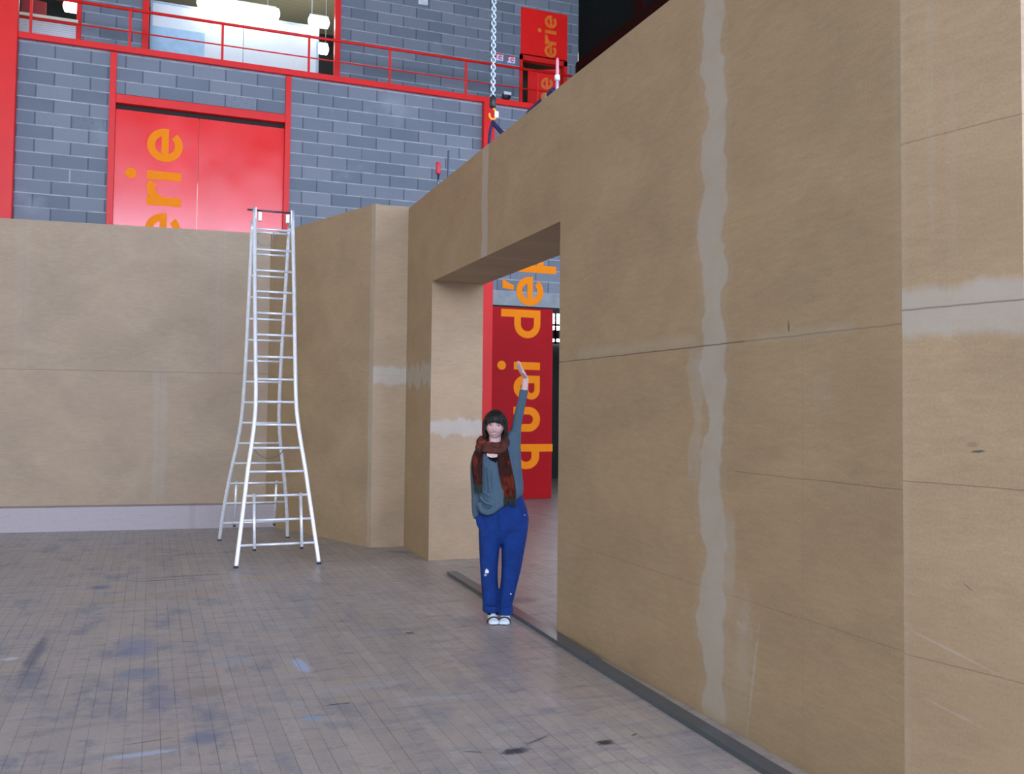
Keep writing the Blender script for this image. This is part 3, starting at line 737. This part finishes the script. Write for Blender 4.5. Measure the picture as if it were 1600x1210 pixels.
rd = empty('rigging_screw', (2.87, 6.545, 4.077)); tag(rd, 'pink and white upright rigging screw standing at the top of the set wall', 'rigging')
bm = new(); tube(bm, [(0, 0, .150), (0, 0, .157), (0, 0, .278), (0, 0, .288)], [.011, .0135, .0115, .006], 12); link('pink_sleeve', bm, plain('pink_sleeve', (.72, .30, .36), .5), rd, True)
bm = new(); tube(bm, [(0, 0, .112), (0, 0, .115), (0, 0, .152), (0, 0, .155)], [.017, .021, .021, .017], 14); link('white_collar', bm, m_white, rd, True)
bm = new(); tube(bm, [(0, 0, 0), (0, 0, .114)], .0125, 10); link('shank', bm, plain('pale_violet_steel', (.50, .50, .72), .4, .3), rd, True)
bm = new(); box(bm, (-.03, -.03, 0), (.03, .03, .012)); link('base_plate', bm, m_black, rd)
s2 = empty('lifting_sling', (2.87, 6.6, 4.077)); tag(s2, 'dark navy sling strap lying along the wall top below the pink rigging screw', 'sling')
bm = new(); tube(bm, spline([(.0, .005, .055), (.0, .06, .052), (.0, .2, .044), (.0, .38, .036), (.01, .56, .030), (.08, .72, .028), (.2, .85, .027)], 6), [.026]*37, 8, [.025]*37); link('webbing', bm, m_sling, s2, True)
bm = new(); box(bm, (-.032, .10, .016), (.032, .19, .066), bevel=.006); link('tan_pad', bm, plain('tan_pad', (.45, .25, .10), .7), s2)
cl = empty('bar_clamp', (2.93, 9.78, 4.075)); tag(cl, 'red handled bar clamp gripping the top of the set wall', 'clamp')
bm = new(); box(bm, (-.006, -.212, .003), (.006, -.180, .36)); link('bar', bm, plain('blue_steel_bar', (.05, .08, .12), .4, .6), cl)
bm = new(); box(bm, (-.010, -.21, .02), (.010, .20, .05)); link('arm', bm, m_black, cl)
bm = new(); tube(bm, [(0, .185, .003), (0, .185, .20)], .012, 8); link('spindle', bm, plain('dark_steel_spindle', (.12, .15, .18), .35, .8), cl, True)
bm = new(); tube(bm, [(0, .185, .19), (0, .185, .2), (0, .185, .26), (0, .185, .32), (0, .185, .33)], [.022, .030, .027, .030, .02], 12); link('handle', bm, plain('red_clamp_handle', (.55, .04, .07), .45), cl, True)

# ------------------------------------------------------------------ the woman
PB = radians(20.47)
pe = empty('person', (2.55, 6.86, 0), -PB)
tag(pe, 'smiling woman in grey-blue sweater, scarf and blue work trousers raising one arm in the portal', 'person')
def q(u, v):
    """front elevation sketch of the figure (5 mm squares) -> local x, z"""
    return ((u-781)*.00496 - .0172*(972-v)/331, .00492*(972-v))
def Q(u, v, y): x, z = q(u, v); return Vector((x, y, z))
m_skin = NT('skin'); x, y, z = m_skin.coords()
fx_, fz_ = -.041, 1.513
cheek = m_skin.m('ADD', m_skin.m('POWER', m_skin.m('DIVIDE', m_skin.m('SUBTRACT', m_skin.m('ABSOLUTE', m_skin.m('SUBTRACT', x, fx_)), .042), .03), 2.0), m_skin.m('POWER', m_skin.m('DIVIDE', m_skin.m('SUBTRACT', z, 1.478), .03), 2.0))
c = m_skin.mix(m_skin.mr(m_skin.noise(m_skin.obj, 20, 3), .3, .7), (.62, .41, .37), (.68, .46, .43))
c = m_skin.mix(m_skin.mr(cheek, .2, 1.4, .45, 0), c, (.66, .33, .33))
m_skin.b.inputs['Subsurface Weight'].default_value = .08
m_skin.b.inputs['Subsurface Radius'].default_value = (.02, .008, .005)
m_skin = m_skin.out(c, .5)

HC = Vector((-.041, -.012, 1.513))   # head centre
def head_point(d):
    """d = unit direction, x right, y towards the back, z up"""
    x, y, z = d
    a, b, c = .0705, .092, .1045
    p = Vector((x*a, y*b, z*c))
    zz = p.z
    if zz < 0:
        k = min(1, -zz/.108)
        p.x *= 1 - .20*k**2.0
        if y > 0: p.y *= 1 - .42*k
        else: p.y *= 1 - .10*k
    if y < 0:
        f = -y
        w = min(1, f*1.6)
        p.y = p.y*(1-.12*w*abs(x)) 
        def g(cx, cz, sx, sz): return math.exp(-((p.x-cx)/sx)**2 - ((zz-cz)/sz)**2)
        s = 0
        s += .019*g(0, -.034, .0115, .014) + .011*g(0, -.012, .009, .022)
        s += .006*(g(.011, -.038, .008, .008) + g(-.011, -.038, .008, .008))
        s -= .011*(g(.031, .001, .017, .012) + g(-.031, .001, .017, .012))
        s += .004*(g(.031, .020, .02, .008) + g(-.031, .020, .02, .008))
        s += .007*(g(.042, -.036, .02, .018) + g(-.042, -.036, .02, .018))
        s += .004*g(0, -.052, .03, .006) + .005*g(0, -.073, .022, .007) - .006*g(0, -.061, .026, .005)
        s += .009*g(0, -.097, .018, .014)
        p.y -= s*min(1, f*2)
    return p
HROT = Matrix.Rotation(radians(2), 3, 'Y') @ Matrix.Rotation(radians(-3), 3, 'Z')
bm = new()
hb = new(); bmesh.ops.create_icosphere(hb, subdivisions=5, radius=1)
for v in hb.verts: v.co = HC + HROT @ head_point(v.co.normalized())
tmp = bpy.data.meshes.new('tmp'); hb.to_mesh(tmp); hb.free(); bm.from_mesh(tmp); bpy.data.meshes.remove(tmp)
# ears
for s in (-1, 1): ball(bm, HC+Vector((s*.070, .01, -.008)), (.010, .018, .030), 12)
# neck, trunk, limbs: kept slimmer than the clothes
tube(bm, [(-.046, .015, 1.27), (-.045, .012, 1.34), (-.042, .008, 1.40), (-.041, .012, 1.47)], [.066, .050, .047, .05], 16)
loft(bm, [(.02, .01, .80, .13, .09, 0, 2.3), (.02, .01, .92, .135, .09, 0, 2.3), (.005, .01, 1.05, .115, .085, 0, 2.3), (-.01, .0, 1.18, .125, .09, 0, 2.3), (-.03, .01, 1.27, .135, .075, 0, 2.2), (-.04, .015, 1.32, .09, .055, 0, 2.1)], 28)
for s in (-1, 1):
    lp = [Q(770 if s < 0 else 800, 812, .01), Q(768 if s < 0 else 802, 870, .0), Q(769 if s < 0 else 797, 905, .01), Q(772 if s < 0 else 791, 957, .025)]
    tube(bm, spline(lp, 4), [.085-.047*i/12 for i in range(13)], 14)
    tube(bm, [lp[-1]+Vector((0, .03, -.03)), lp[-1]+Vector((0, -.02, -.04)), lp[-1]+Vector((0, -.11, -.05))], [.035, .032, .025], 10)
# hanging arm with the hand in the pocket
tube(bm, spline([Q(750, 712, .01), Q(746, 760, .028), Q(746.5, 795, .01), Q(750, 812, -.02)], 5), [.036-.012*i/15 for i in range(16)], 12)
tube(bm, [Q(750, 811, -.02), Q(755, 820, -.03), Q(759, 828, -.03)], [.028, .034, .022], 10, [.022, .024, .016])
# raised arm
WR = Q(824.0, 589, -.02)
tube(bm, spline([Q(800, 705, .01), Q(809, 672, .0), Q(815, 640, .0), Q(820.8, 612, -.006), WR], 5), [.038-.0145*i/20 for i in range(21)], 12)
# raised hand, bent at the wrist, seen from its thumb side
hd = (Q(812, 569, -.075) - WR).normalized()               # direction of the hand
wd = Vector((.30, -.94, .1)); wd = (wd - hd*wd.dot(hd)).normalized()   # across the palm towards the thumb
nn = hd.cross(wd).normalized()
CURL = 1 if nn.x > 0 else -1     # fingers lift towards the ceiling
def HP(l, a, h): return WR + hd*l + wd*a + nn*h
tube(bm, [HP(-.012, 0, 0), HP(.02, 0, 0), HP(.05, 0, .0), HP(.082, 0, 0), HP(.090, 0, 0)], [.021, .028, .037, .039, .034], 16, [.018, .017, .0155, .0135, .010], up=wd)
for i, (a, ln, cu) in enumerate(((.029, .074, .16), (.0095, .082, .18), (-.0105, .076, .20), (-.0295, .060, .22))):
    P_ = [HP(.076, a*.95, 0)]; ang = 0.0
    for k, fr_ in enumerate((.46, .30, .24)):
        ang += cu*(.35+.3*k)
        P_.append(P_[-1] + (hd*cos(ang) + nn*CURL*sin(ang))*ln*fr_ + wd*a*.03)
    tube(bm, spline(P_, 4), [.0092-.0027*j/12 for j in range(13)], 10); ball(bm, P_[-1], .0066, 10)
    ball(bm, P_[1], .0090, 10)
TP = [HP(.022, .022, -.004), HP(.048, .044, -.010), HP(.070, .055, -.016), HP(.088, .056, -.020)]
tube(bm, spline(TP, 4), [.0125-.004*j/12 for j in range(13)], 10); ball(bm, TP[-1], .0085, 10)
body = link('body', bm, m_skin, pe, True); remesh(body, .0036, 3, .5)

# face parts
m_hair = NT('dark_brown_hair'); x, y, z = m_hair.coords()
hn = m_hair.noise(m_hair.vscale(m_hair.obj, (1, 1, .12)), 130, 4)
m_hair.bump(hn, .6, .004)
m_hair = m_hair.out(m_hair.mix(m_hair.mr(hn, .3, .7), (.006, .005, .0045), (.026, .020, .016)), .5, 0, .25)
def face(x, z, off=0.0):
    """point on the face surface, off = out towards the viewer"""
    d = Vector((x/.071, -1, z/.108)); 
    for _ in range(12):
        p = head_point(d.normalized()); d.x += (x-p.x)/.071; d.z += (z-p.z)/.108
    p = head_point(d.normalized()); p.y -= off
    return HC + HROT @ p
m_eye = NT('eye_white'); x, y, z = m_eye.coords()
rr = m_eye.m('SQRT', m_eye.m('ADD', m_eye.m('MULTIPLY', x, x), m_eye.m('MULTIPLY', z, z)))
c = m_eye.mix(m_eye.mr(rr, .0060, .0066, 1, 0), (.70, .66, .66), (.05, .045, .05)); c = m_eye.mix(m_eye.mr(rr, .0022, .0027, 1, 0), c, (.004, .004, .004))
m_eye = m_eye.out(c, .15)
m_lid = plain('eyelid_shade', (.045, .025, .022), .6)
for s in (-1, 1):
    p = face(s*.031, .000, -.0065)
    bm = new(); ball(bm, (0, 0, 0), .0115, 18); link('eye', bm, m_eye, pe, True, loc=p)
    bm = new(); pts = [face(s*.031+dx, .000+.0062*(1-(dx/.0165)**2)-.0008, .0008) for dx in [-.0165+.0033*i for i in range(11)]]
    tube(bm, pts, [.0006+.0012*sin(pi*i/10) for i in range(11)], 6); link('eyelash', bm, m_lid, pe, True)
    bm = new(); pts = [face(s*(.013+.034*i/8), .019+.006*sin(pi*(i+1)/9), .0012) for i in range(9)]
    tube(bm, pts, [.0012+.0016*sin(pi*(i+1)/10) for i in range(9)], 6); link('eyebrow', bm, m_hair, pe, True)
# smile: teeth between two lips
def smile(i, n, up, wdt=.031):
    a = -1+2*i/n; base = -.057 + .0055*a*a
    return a*wdt, base + (up*(1-a*a))
bm = new(); n = 14
top = [bm.verts.new(face(*smile(i, n, .0008, .028), .0022)) for i in range(n+1)]; bot = [bm.verts.new(face(*smile(i, n, -.0105, .028), .0022)) for i in range(n+1)]
for i in range(n): bm.faces.new((bot[i], bot[i+1], top[i+1], top[i]))
r_ = bmesh.ops.extrude_face_region(bm, geom=bm.faces[:]); bmesh.ops.translate(bm, vec=(0, .004, 0), verts=[v for v in r_['geom'] if isinstance(v, bmesh.types.BMVert)])
link('teeth', bm, plain('teeth', (.80, .77, .74), .3), pe, True)
m_lip = plain('lip_pink', (.43, .19, .19), .45)
bm = new()
tube(bm, [face(*smile(i, n, .0016, .033), .0015) for i in range(n+1)], [.0008+.0012*sin(pi*i/n) for i in range(n+1)], 8)
tube(bm, [face(*smile(i, n, -.0125, .033), .0015) for i in range(n+1)], [.0008+.0020*sin(pi*i/n) for i in range(n+1)], 8)
link('lips', bm, m_lip, pe, True)
bm = new()
for s in (-1, 1): ball(bm, face(s*.0065, -.0455, -.0005), (.0036, .0025, .0020), 8)
link('nostrils', bm, m_lid, pe, True)
# hair: cap open over the face, fringe locks and side lengths
bm = new(); bmesh.ops.create_icosphere(bm, subdivisions=5, radius=1)
for v in list(bm.verts):
    d = v.co.normalized(); p = head_point(d)
    rem = d.y < .05 and (p.z < .045 - .05*max(0, abs(p.x)-.045)/.02) and abs(p.x) < .064 and p.y < -.02
    low = p.z < -.075
    v.co = p + Vector((d.x*.017, d.y*.016, d.z*.012))
    v.tag = rem or low
bmesh.ops.delete(bm, geom=[v for v in bm.verts if v.tag], context='VERTS')
for v in bm.verts: v.co = HC + HROT @ v.co
ret = bmesh.ops.solidify(bm, geom=bm.faces[:], thickness=-.010)
def lock(pts, r0, r1, fl=.5):
    sp = spline(pts, 5); n = len(sp)
    tube(bm, [HC + HROT @ Vector(p) for p in sp], [r0+(r1-r0)*i/(n-1) for i in range(n)], 8, [(r0+(r1-r0)*i/(n-1))*fl for i in range(n)], up=(1, 0, 0))
random.seed(3)
for i in range(17):
    a = -1+2*i/16; xx = a*.062
    gap = abs(a-.12) < .07
    end = .022 - .030*abs(a)**2.2 + random.uniform(-.006, .006) + (.020 if gap else 0)
    yy = -.094*sqrt(max(0.02, 1-(a*.80)**2))
    lock([(xx*.45+.004, -.055, .104), (xx*.8, yy*.90-.014, .078), (xx*.96, yy-.017, .047), (xx*1.03+random.uniform(-.004, .004), yy-.014, end)], .011, .004)
for s in (-1, 1):
    for k in range(5):
        y0 = -.045+.03*k; ln = -.150-.012*k if s > 0 else -.125-.012*k
        lock([(s*.050, y0*.7, .085), (s*.081, y0, .030), (s*.085, y0+.006, -.040), (s*.078, y0+.016, -.090), (s*.066, y0+.028, ln)], .017, .008, .6)
for k in range(6):
    xx = -.055+.022*k
    lock([(xx, .075, .05), (xx, .100, -.02), (xx, .090, -.09), (xx*.9, .075, -.16)], .020, .010, .6)
hair = link('hair', bm, m_hair, pe, True)
remesh(hair, .0032, 1, .5)

# sweater
m_knit = NT('grey_blue_knit'); x, y, z = m_knit.coords()
fold = m_knit.noise(m_knit.vscale(m_knit.obj, (1, .6, .16)), 26, 3, .5, .6)
wv = m_knit.noise(m_knit.vscale(m_knit.obj, (1, 1, .5)), 260, 2)
c = m_knit.mix(m_knit.mr(wv, .3, .7), (.052, .090, .128), (.090, .142, .190))
c = m_knit.mix(m_knit.mr(m_knit.noise(m_knit.obj, 12, 3), .35, .7, 0, .4), c, (.070, .115, .150))
m_knit.bump(m_knit.m('ADD', fold, m_knit.m('MULTIPLY', wv, .06)), .55, .03)
m_knit = m_knit.out(c, .9, 0, .15)
bm = new()
loft(bm, [(.000, -.005, .905, .158, .130, .30, 2.4), (.008, -.008, .945, .172, .140, .22, 2.4), (.014, -.006, 1.00, .172, .134, .10, 2.4), (.010, .0, 1.10, .167, .122, 0, 2.4),
          (.0, -.008, 1.20, .165, .118, 0, 2.4), (-.02, -.004, 1.27, .165, .104, 0, 2.3), (-.028, .008, 1.322, .138, .080, 0, 2.2), (-.036, .018, 1.345, .100, .060, 0, 2.1)], 40)
# sagging front of the hem and its folds
tube(bm, spline([Q(752, 786, -.10), Q(757, 796, -.135), Q(768, 798, -.145), Q(782, 789, -.142), Q(792, 781, -.12)], 5), [.024]*21, 12, [.026]*21)
tube(bm, spline([Q(753, 775, -.115), Q(762, 784, -.142), Q(776, 786, -.140), Q(788, 778, -.128)], 5), [.013]*16, 10)
tube(bm, spline([Q(755, 762, -.115), Q(765, 772, -.130), Q(778, 778, -.134)], 5), [.011]*11, 10)
for (u0, v0, u1, v1) in ((770, 725, 776, 782), (778, 728, 781, 780), (786, 735, 787, 775), (764, 730, 768, 768)):
    tube(bm, spline([Q(u0, v0, -.112), Q((u0+u1)/2, (v0+v1)/2, -.122), Q(u1, v1, -.134)], 5), [.009]*11, 8)
# hanging sleeve
tube(bm, spline([Q(757, 704, .01), Q(748, 722, .012), Q(745.5, 750, .03), Q(745.5, 780, .02), Q(746.5, 800, .0), Q(749, 810, -.02)], 5),
     [.062-.027*min(1, i/14) for i in range(26)], 16)
# raised sleeve with its wide underarm
tube(bm, spline([Q(802, 716, .01), Q(806.5, 692, .005), Q(808.5, 674, .0), Q(811.5, 655, .0), Q(815.5, 636, .0), Q(819.5, 618, -.005), Q(821.2, 607.5, -.008)], 5),
     [.058-.020*min(1, i/12)-.006*max(0, i-12)/18 for i in range(31)], 18)
loft(bm, [(.085, .0, 1.06, .100, .10, 0, 2.2), (.085, .0, 1.20, .082, .095, 0, 2.2), (.087, .0, 1.31, .076, .085, 0, 2.2), (.095, .0, 1.40, .062, .065, 0, 2.2), (.112, 0, 1.47, .045, .05, 0, 2)], 28)
tube(bm, spline([Q(820.6, 612, -.006), Q(821.3, 607, -.009)], 3), [.0345]*4, 18)
sw = link('sweater', bm, m_knit, pe, True); remesh(sw, .005, 9, .5)
# neckline: skin and black top showing in the V under the scarf
bm = new(); n = 12
def chest(u, v, y): return Q(u, v, y)
V = [(765, 707), (770, 713.5), (778, 713.5), (783.5, 707), (782, 716), (777, 720.5), (770.5, 719.5), (766, 717)]
f_ = [bm.verts.new(chest(u, v, -.128+.0012*(720-v)*1.1)) for u, v in [(764.5, 712), (770, 714.5), (778, 713.5), (785, 707.5), (777.5, 722), (767, 717)]]
b_ = [bm.verts.new(v.co+Vector((0, .02, 0))) for v in f_]
bm.faces.new(f_); bm.faces.new(list(reversed(b_)))
for i in range(6): bm.faces.new((f_[i], b_[i], b_[(i+1) % 6], f_[(i+1) % 6]))
link('tank_top', bm, plain('black_jersey', (.006, .006, .008), .9, 0, .1, 6, .05), pe)
bm = new()
f_ = [bm.verts.new(chest(u, v, -.126+.0012*(720-v)*1.1)) for u, v in [(762, 700), (786, 700), (785, 708), (778, 714), (770, 715.5), (764, 712.5)]]
b_ = [bm.verts.new(v.co+Vector((0, .03, 0))) for v in f_]
bm.faces.new(f_); bm.faces.new(list(reversed(b_)))
for i in range(6): bm.faces.new((f_[i], b_[i], b_[(i+1) % 6], f_[(i+1) % 6]))
link('neckline_skin', bm, m_skin, pe)

# trousers
m_tr = NT('bright_blue_cotton'); x, y, z = m_tr.coords()
fold = m_tr.noise(m_tr.vscale(m_tr.obj, (1, .8, .35)), 13, 4, .55, .8)
c = m_tr.mix(m_tr.mr(m_tr.noise(m_tr.obj, 9, 5, .6), .3, .7), (.0055, .026, .135), (.009, .043, .215))
c = m_tr.mix(m_tr.mr(fold, .62, .72, 0, .25), c, (.014, .055, .225))
def spot(sx, sz, r, colr, st=1.0, rg=.8):
    global c
    dx = m_tr.m('DIVIDE', m_tr.m('SUBTRACT', x, sx), r); dz = m_tr.m('DIVIDE', m_tr.m('SUBTRACT', z, sz), r*1.1)
    d = m_tr.m('SQRT', m_tr.m('ADD', m_tr.m('MULTIPLY', dx, dx), m_tr.m('MULTIPLY', dz, dz)))
    d = m_tr.m('ADD', d, m_tr.m('MULTIPLY', m_tr.m('SUBTRACT', m_tr.noise(m_tr.obj, 90, 3), .5), rg*2))
    c = m_tr.mix(m_tr.m('MULTIPLY', m_tr.mr(d, .7, 1.05, st, 0), m_tr.mr(y, 0, .01, 1, 0)), c, colr)
kx, kz = q(763.3, 891.5); spot(kx, kz, .017, (.80, .82, .84)); kx2, kz2 = q(761, 897); spot(kx2, kz2, .012, (.45, .5, .6), .7, 1.2)
kx, kz = q(800.5, 927); spot(kx, kz, .006, (.75, .78, .85), 1, .3)
kx, kz = q(822, 804); spot(kx, kz, .005, (.35, .5, .75), .9, .3)
m_tr.bump(fold, .65, .035)
m_tr = m_tr.out(c, .85, 0, .2)
def leg_ring(v, xl, xr, d, cy, pw=2.3):
    x0, z = q(xl, v); x1, _ = q(xr, v); return ((x0+x1)/2, cy, z, (x1-x0)/2, d, 0, pw)
bm = new()
loft(bm, [leg_ring(850, 760, 817, .075, .01), leg_ring(838, 753, 823, .112, .01), leg_ring(826, 750, 827.5, .127, .01), leg_ring(812, 748.5, 829, .132, .01), leg_ring(796, 749, 826, .130, .008), leg_ring(782, 752, 821, .120, .005), leg_ring(770, 754, 818, .110, .005)], 36)
loft(bm, [leg_ring(957.5, 757, 783.0, .088, .012), leg_ring(952, 756, 784, .090, .010), leg_ring(946, 756.5, 782, .080, .008), leg_ring(930, 755.5, 781.5, .078, .006), leg_ring(905, 753.5, 780, .082, -.002), leg_ring(888, 752.5, 780.3, .088, -.006), leg_ring(860, 751, 782.6, .10, .0), leg_ring(838, 750, 789, .115, .005), leg_ring(822, 750, 788, .12, .01)], 32)
loft(bm, [leg_ring(961, 780, 803.5, .088, .012), leg_ring(955, 779.5, 804.5, .092, .010), leg_ring(946, 780, 803, .080, .006), leg_ring(930, 782.3, 807, .078, .004), leg_ring(905, 785.2, 813, .082, -.004), leg_ring(888, 786, 817, .088, -.006), leg_ring(860, 786, 822, .10, .0), leg_ring(838, 784, 826, .115, .005), leg_ring(822, 786, 828, .12, .01)], 32)
# pocket bulge of the hidden hand, fly and crease folds
tube(bm, [Q(751, 806, -.045), Q(753.5, 818, -.06), Q(757, 830, -.06)], [.030, .034, .020], 12)
for pts in ([(759, 944, -.074), (768, 943, -.079), (778, 945, -.072)], [(785, 949, -.074), (794, 945, -.079), (802, 943, -.062)], [(782, 800, -.121), (783, 815, -.123), (785, 828, -.114)]):
    tube(bm, spline([Q(*p) for p in pts], 5), [.008]*11, 8)
trs = link('trousers', bm, m_tr, pe, True); remesh(trs, .005, 5, .5)

# shoes
m_shoe = plain('white_canvas', (.72, .80, .84), .6, 0, .12, 60)
m_navy = plain('navy_shoe', (.012, .016, .035), .6)
for u, tw in ((772, .10), (791.5, -.06)):
    sx, _ = q(u, 968); sh = empty('shoe', (sx, 0, 0)); sh.parent = pe; sh.rotation_euler = (0, 0, tw)
    bm = new()
    def sole(z0, z1, gx, mi):
        ring0 = []; ring1 = []
        for k in range(28):
            a = 2*pi*k/28; yy = -.03 + .125*sin(a); wid = (.043 if yy < -.04 else .043-.010*(yy+.04)/.14)
            xx = math.copysign(abs(cos(a))**.8, cos(a))*wid
            ring0.append(bm.verts.new((xx*gx, yy*1.0, z0))); ring1.append(bm.verts.new((xx*gx, yy, z1)))
        for k in range(28): bm.faces.new((ring0[k], ring0[(k+1) % 28], ring1[(k+1) % 28], ring1[k]))
        bm.faces.new(list(reversed(ring0))); bm.faces.new(ring1)
    sole(0, .009, 1.05, 0); link('sole', bm, m_navy, sh)
    bm = new()
    R_ = []
    prof = [(-.154, .012, .010), (-.150, .028, .019), (-.135, .038, .026), (-.115, .042, .030), (-.10, .043, .034), (-.08, .042, .046), (-.06, .041, .058), (-.04, .039, .066), (-.02, .038, .071), (.02, .036, .080), (.06, .036, .082), (.085, .030, .080), (.095, .018, .06)]
    for (yy, hw_, hh) in prof:
        R_.append([bm.verts.new((hw_*cos(a), yy, .007 + max(0, hh*abs(sin(a))**.9 if sin(a) > 0 else 0))) for a in [2*pi*k/20 for k in range(20)]])
    for i in range(len(R_)-1):
        for k in range(20): bm.faces.new((R_[i][k], R_[i][(k+1) % 20], R_[i+1][(k+1) % 20], R_[i+1][k]))
    bm.faces.new(R_[0]); bm.faces.new(list(reversed(R_[-1])))
    link('upper', bm, m_shoe, sh, True)
    bm = new()
    tube(bm, [(.0440*cos(a), -.096+.012*sin(a), .007+.0375*sin(a)**.8) for a in [pi*k/16 for k in range(17)]], .012, 10, .009, up=(0, 1, 0)); link('strap', bm, m_navy, sh, True)
    bm = new()
    tube(bm, [(.034*cos(a), -.01+.04*sin(a), .058) for a in [pi+pi*k/12 for k in range(13)]], [.006]*13, 8, [.012]*13, up=(0, 0, 1)); link('collar', bm, m_navy, sh, True)

# scarf
m_sc = NT('rust_plaid_scarf'); x, y, z = m_sc.coords()
wv = m_sc.noise(m_sc.obj, 240, 2)
c = m_sc.mix(m_sc.mr(m_sc.noise(m_sc.vscale(m_sc.obj, (1, 1, .5)), 22, 3), .35, .65), (.062, .022, .018), (.120, .038, .028))
c = m_sc.mix(m_sc.mr(m_sc.noise(m_sc.vscale(m_sc.vec(m_sc.m('ADD', x, m_sc.m('MULTIPLY', z, .3)), y, z), (1, 1, .45)), 11, 2), .56, .62, 0, .9), c, (.36, .055, .022))
c = m_sc.mix(m_sc.mr(m_sc.noise(m_sc.vscale(m_sc.vec(x, y, m_sc.m('ADD', z, 4.0)), (1, 1, .4)), 24, 2), .62, .68, 0, .8), c, (.012, .010, .010))
c = m_sc.mix(m_sc.mr(z, .90, 1.0, .75, 0), c, (.028, .034, .024))
c = m_sc.mix(m_sc.mr(wv, .35, .7, 0, .35), c, (.09, .045, .035))
m_sc.bump(m_sc.m('ADD', m_sc.noise(m_sc.vscale(m_sc.obj, (1, 1, .2)), 60, 3), m_sc.m('MULTIPLY', wv, .2)), .6, .012)
m_sc = m_sc.out(c, .95, 0, .1)
bm = new()
def loopring(cz, rx, ry, cy, r, rz, wob, cx=-.060, front=0.0):
    pts = []
    for k in range(33):
        a = 2*pi*k/32
        pts.append((cx+rx*cos(a), cy+ry*sin(a), cz + (front if sin(a) < 0 else 0)*(-sin(a)) + wob*sin(2*a+1)))
    tube(bm, pts, [r*(1+.15*sin(3*2*pi*k/32)) for k in range(33)], 10, [rz*(1+.15*cos(4*2*pi*k/32)) for k in range(33)], cap=False, up=(1, 0, 0))
loopring(1.375, .098, .082, .006, .030, .036, .006, -.062, -.030)
loopring(1.398, .090, .080, .016, .026, .030, .004, -.058, -.040)
loopring(1.350, .106, .088, .004, .027, .030, -.006, -.062, -.018)
tube(bm, spline([Q(791, 680, .02), Q(794, 690, -.05), Q(789, 698, -.09), Q(778, 705, -.10)], 5), [.026]*16, 10, [.028]*16)
tube(bm, spline([Q(748, 700, -.04), Q(760, 697, -.09), Q(775, 703, -.115), Q(787, 703, -.11), Q(791, 690, -.07)], 5), [.028]*21, 10, [.024]*21)
tube(bm, spline([Q(747, 708, -.03), Q(757, 703, -.10), Q(770, 704, -.122), Q(783, 702, -.118), Q(790, 697, -.09)], 5), [.018]*21, 10, [.020]*21)
scarf = link('scarf', bm, m_sc, pe, True); remesh(scarf, .0045, 2, .5)
m_fringe = plain('olive_fringe', (.034, .038, .026), .95, 0, .3, 40, .1)
def tail(cent, name='scarf_tail'):
    bm = new(); top = spline([Q(u, v, y) for u, v, y, w_ in cent], 5)
    ws = []
    for i in range(len(cent)-1):
        for k in range(5): ws.append(cent[i][3]+(cent[i+1][3]-cent[i][3])*k/5)
    ws.append(cent[-1][3])
    n = len(top); m = 14
    F = [[bm.verts.new(top[i] + Vector((ws[i]*(j/m*2-1), -.010*sin(j*1.9+i*.18) + .018*(j/m*2-1)**2, .004*sin(j*2.0)))) for j in range(m+1)] for i in range(n)]
    for i in range(n-1):
        for j in range(m): bm.faces.new((F[i][j], F[i][j+1], F[i+1][j+1], F[i+1][j]))
    bmesh.ops.solidify(bm, geom=bm.faces[:], thickness=.009)
    o = link(name, bm, m_sc, scarf, True)
    bm = new(); rnd = random.Random(5)
    for j in range(m):
        p = top[-1] + Vector((ws[-1]*((j+.5)/m*2-1), 0, 0)); ln = .045+rnd.uniform(-.012, .02)
        tube(bm, [p+Vector((0, 0, .01)), p+Vector((rnd.uniform(-.005, .005), -.004, -ln*.5)), p+Vector((rnd.uniform(-.01, .01), .0, -ln))], [.0036, .0034, .002], 6)
    link('fringe', bm, m_fringe, o, True)
    return o
tail([(752, 703, -.06, .030), (749.5, 712, -.105, .040), (748, 728, -.120, .041), (748.5, 745, -.128, .036), (749.5, 757, -.130, .031)])
tail([(789, 699, -.09, .030), (788.5, 708, -.125, .043), (790.5, 725, -.142, .052), (794, 745, -.150, .055), (797.5, 765, -.156, .052), (798.5, 778, -.158, .048)])
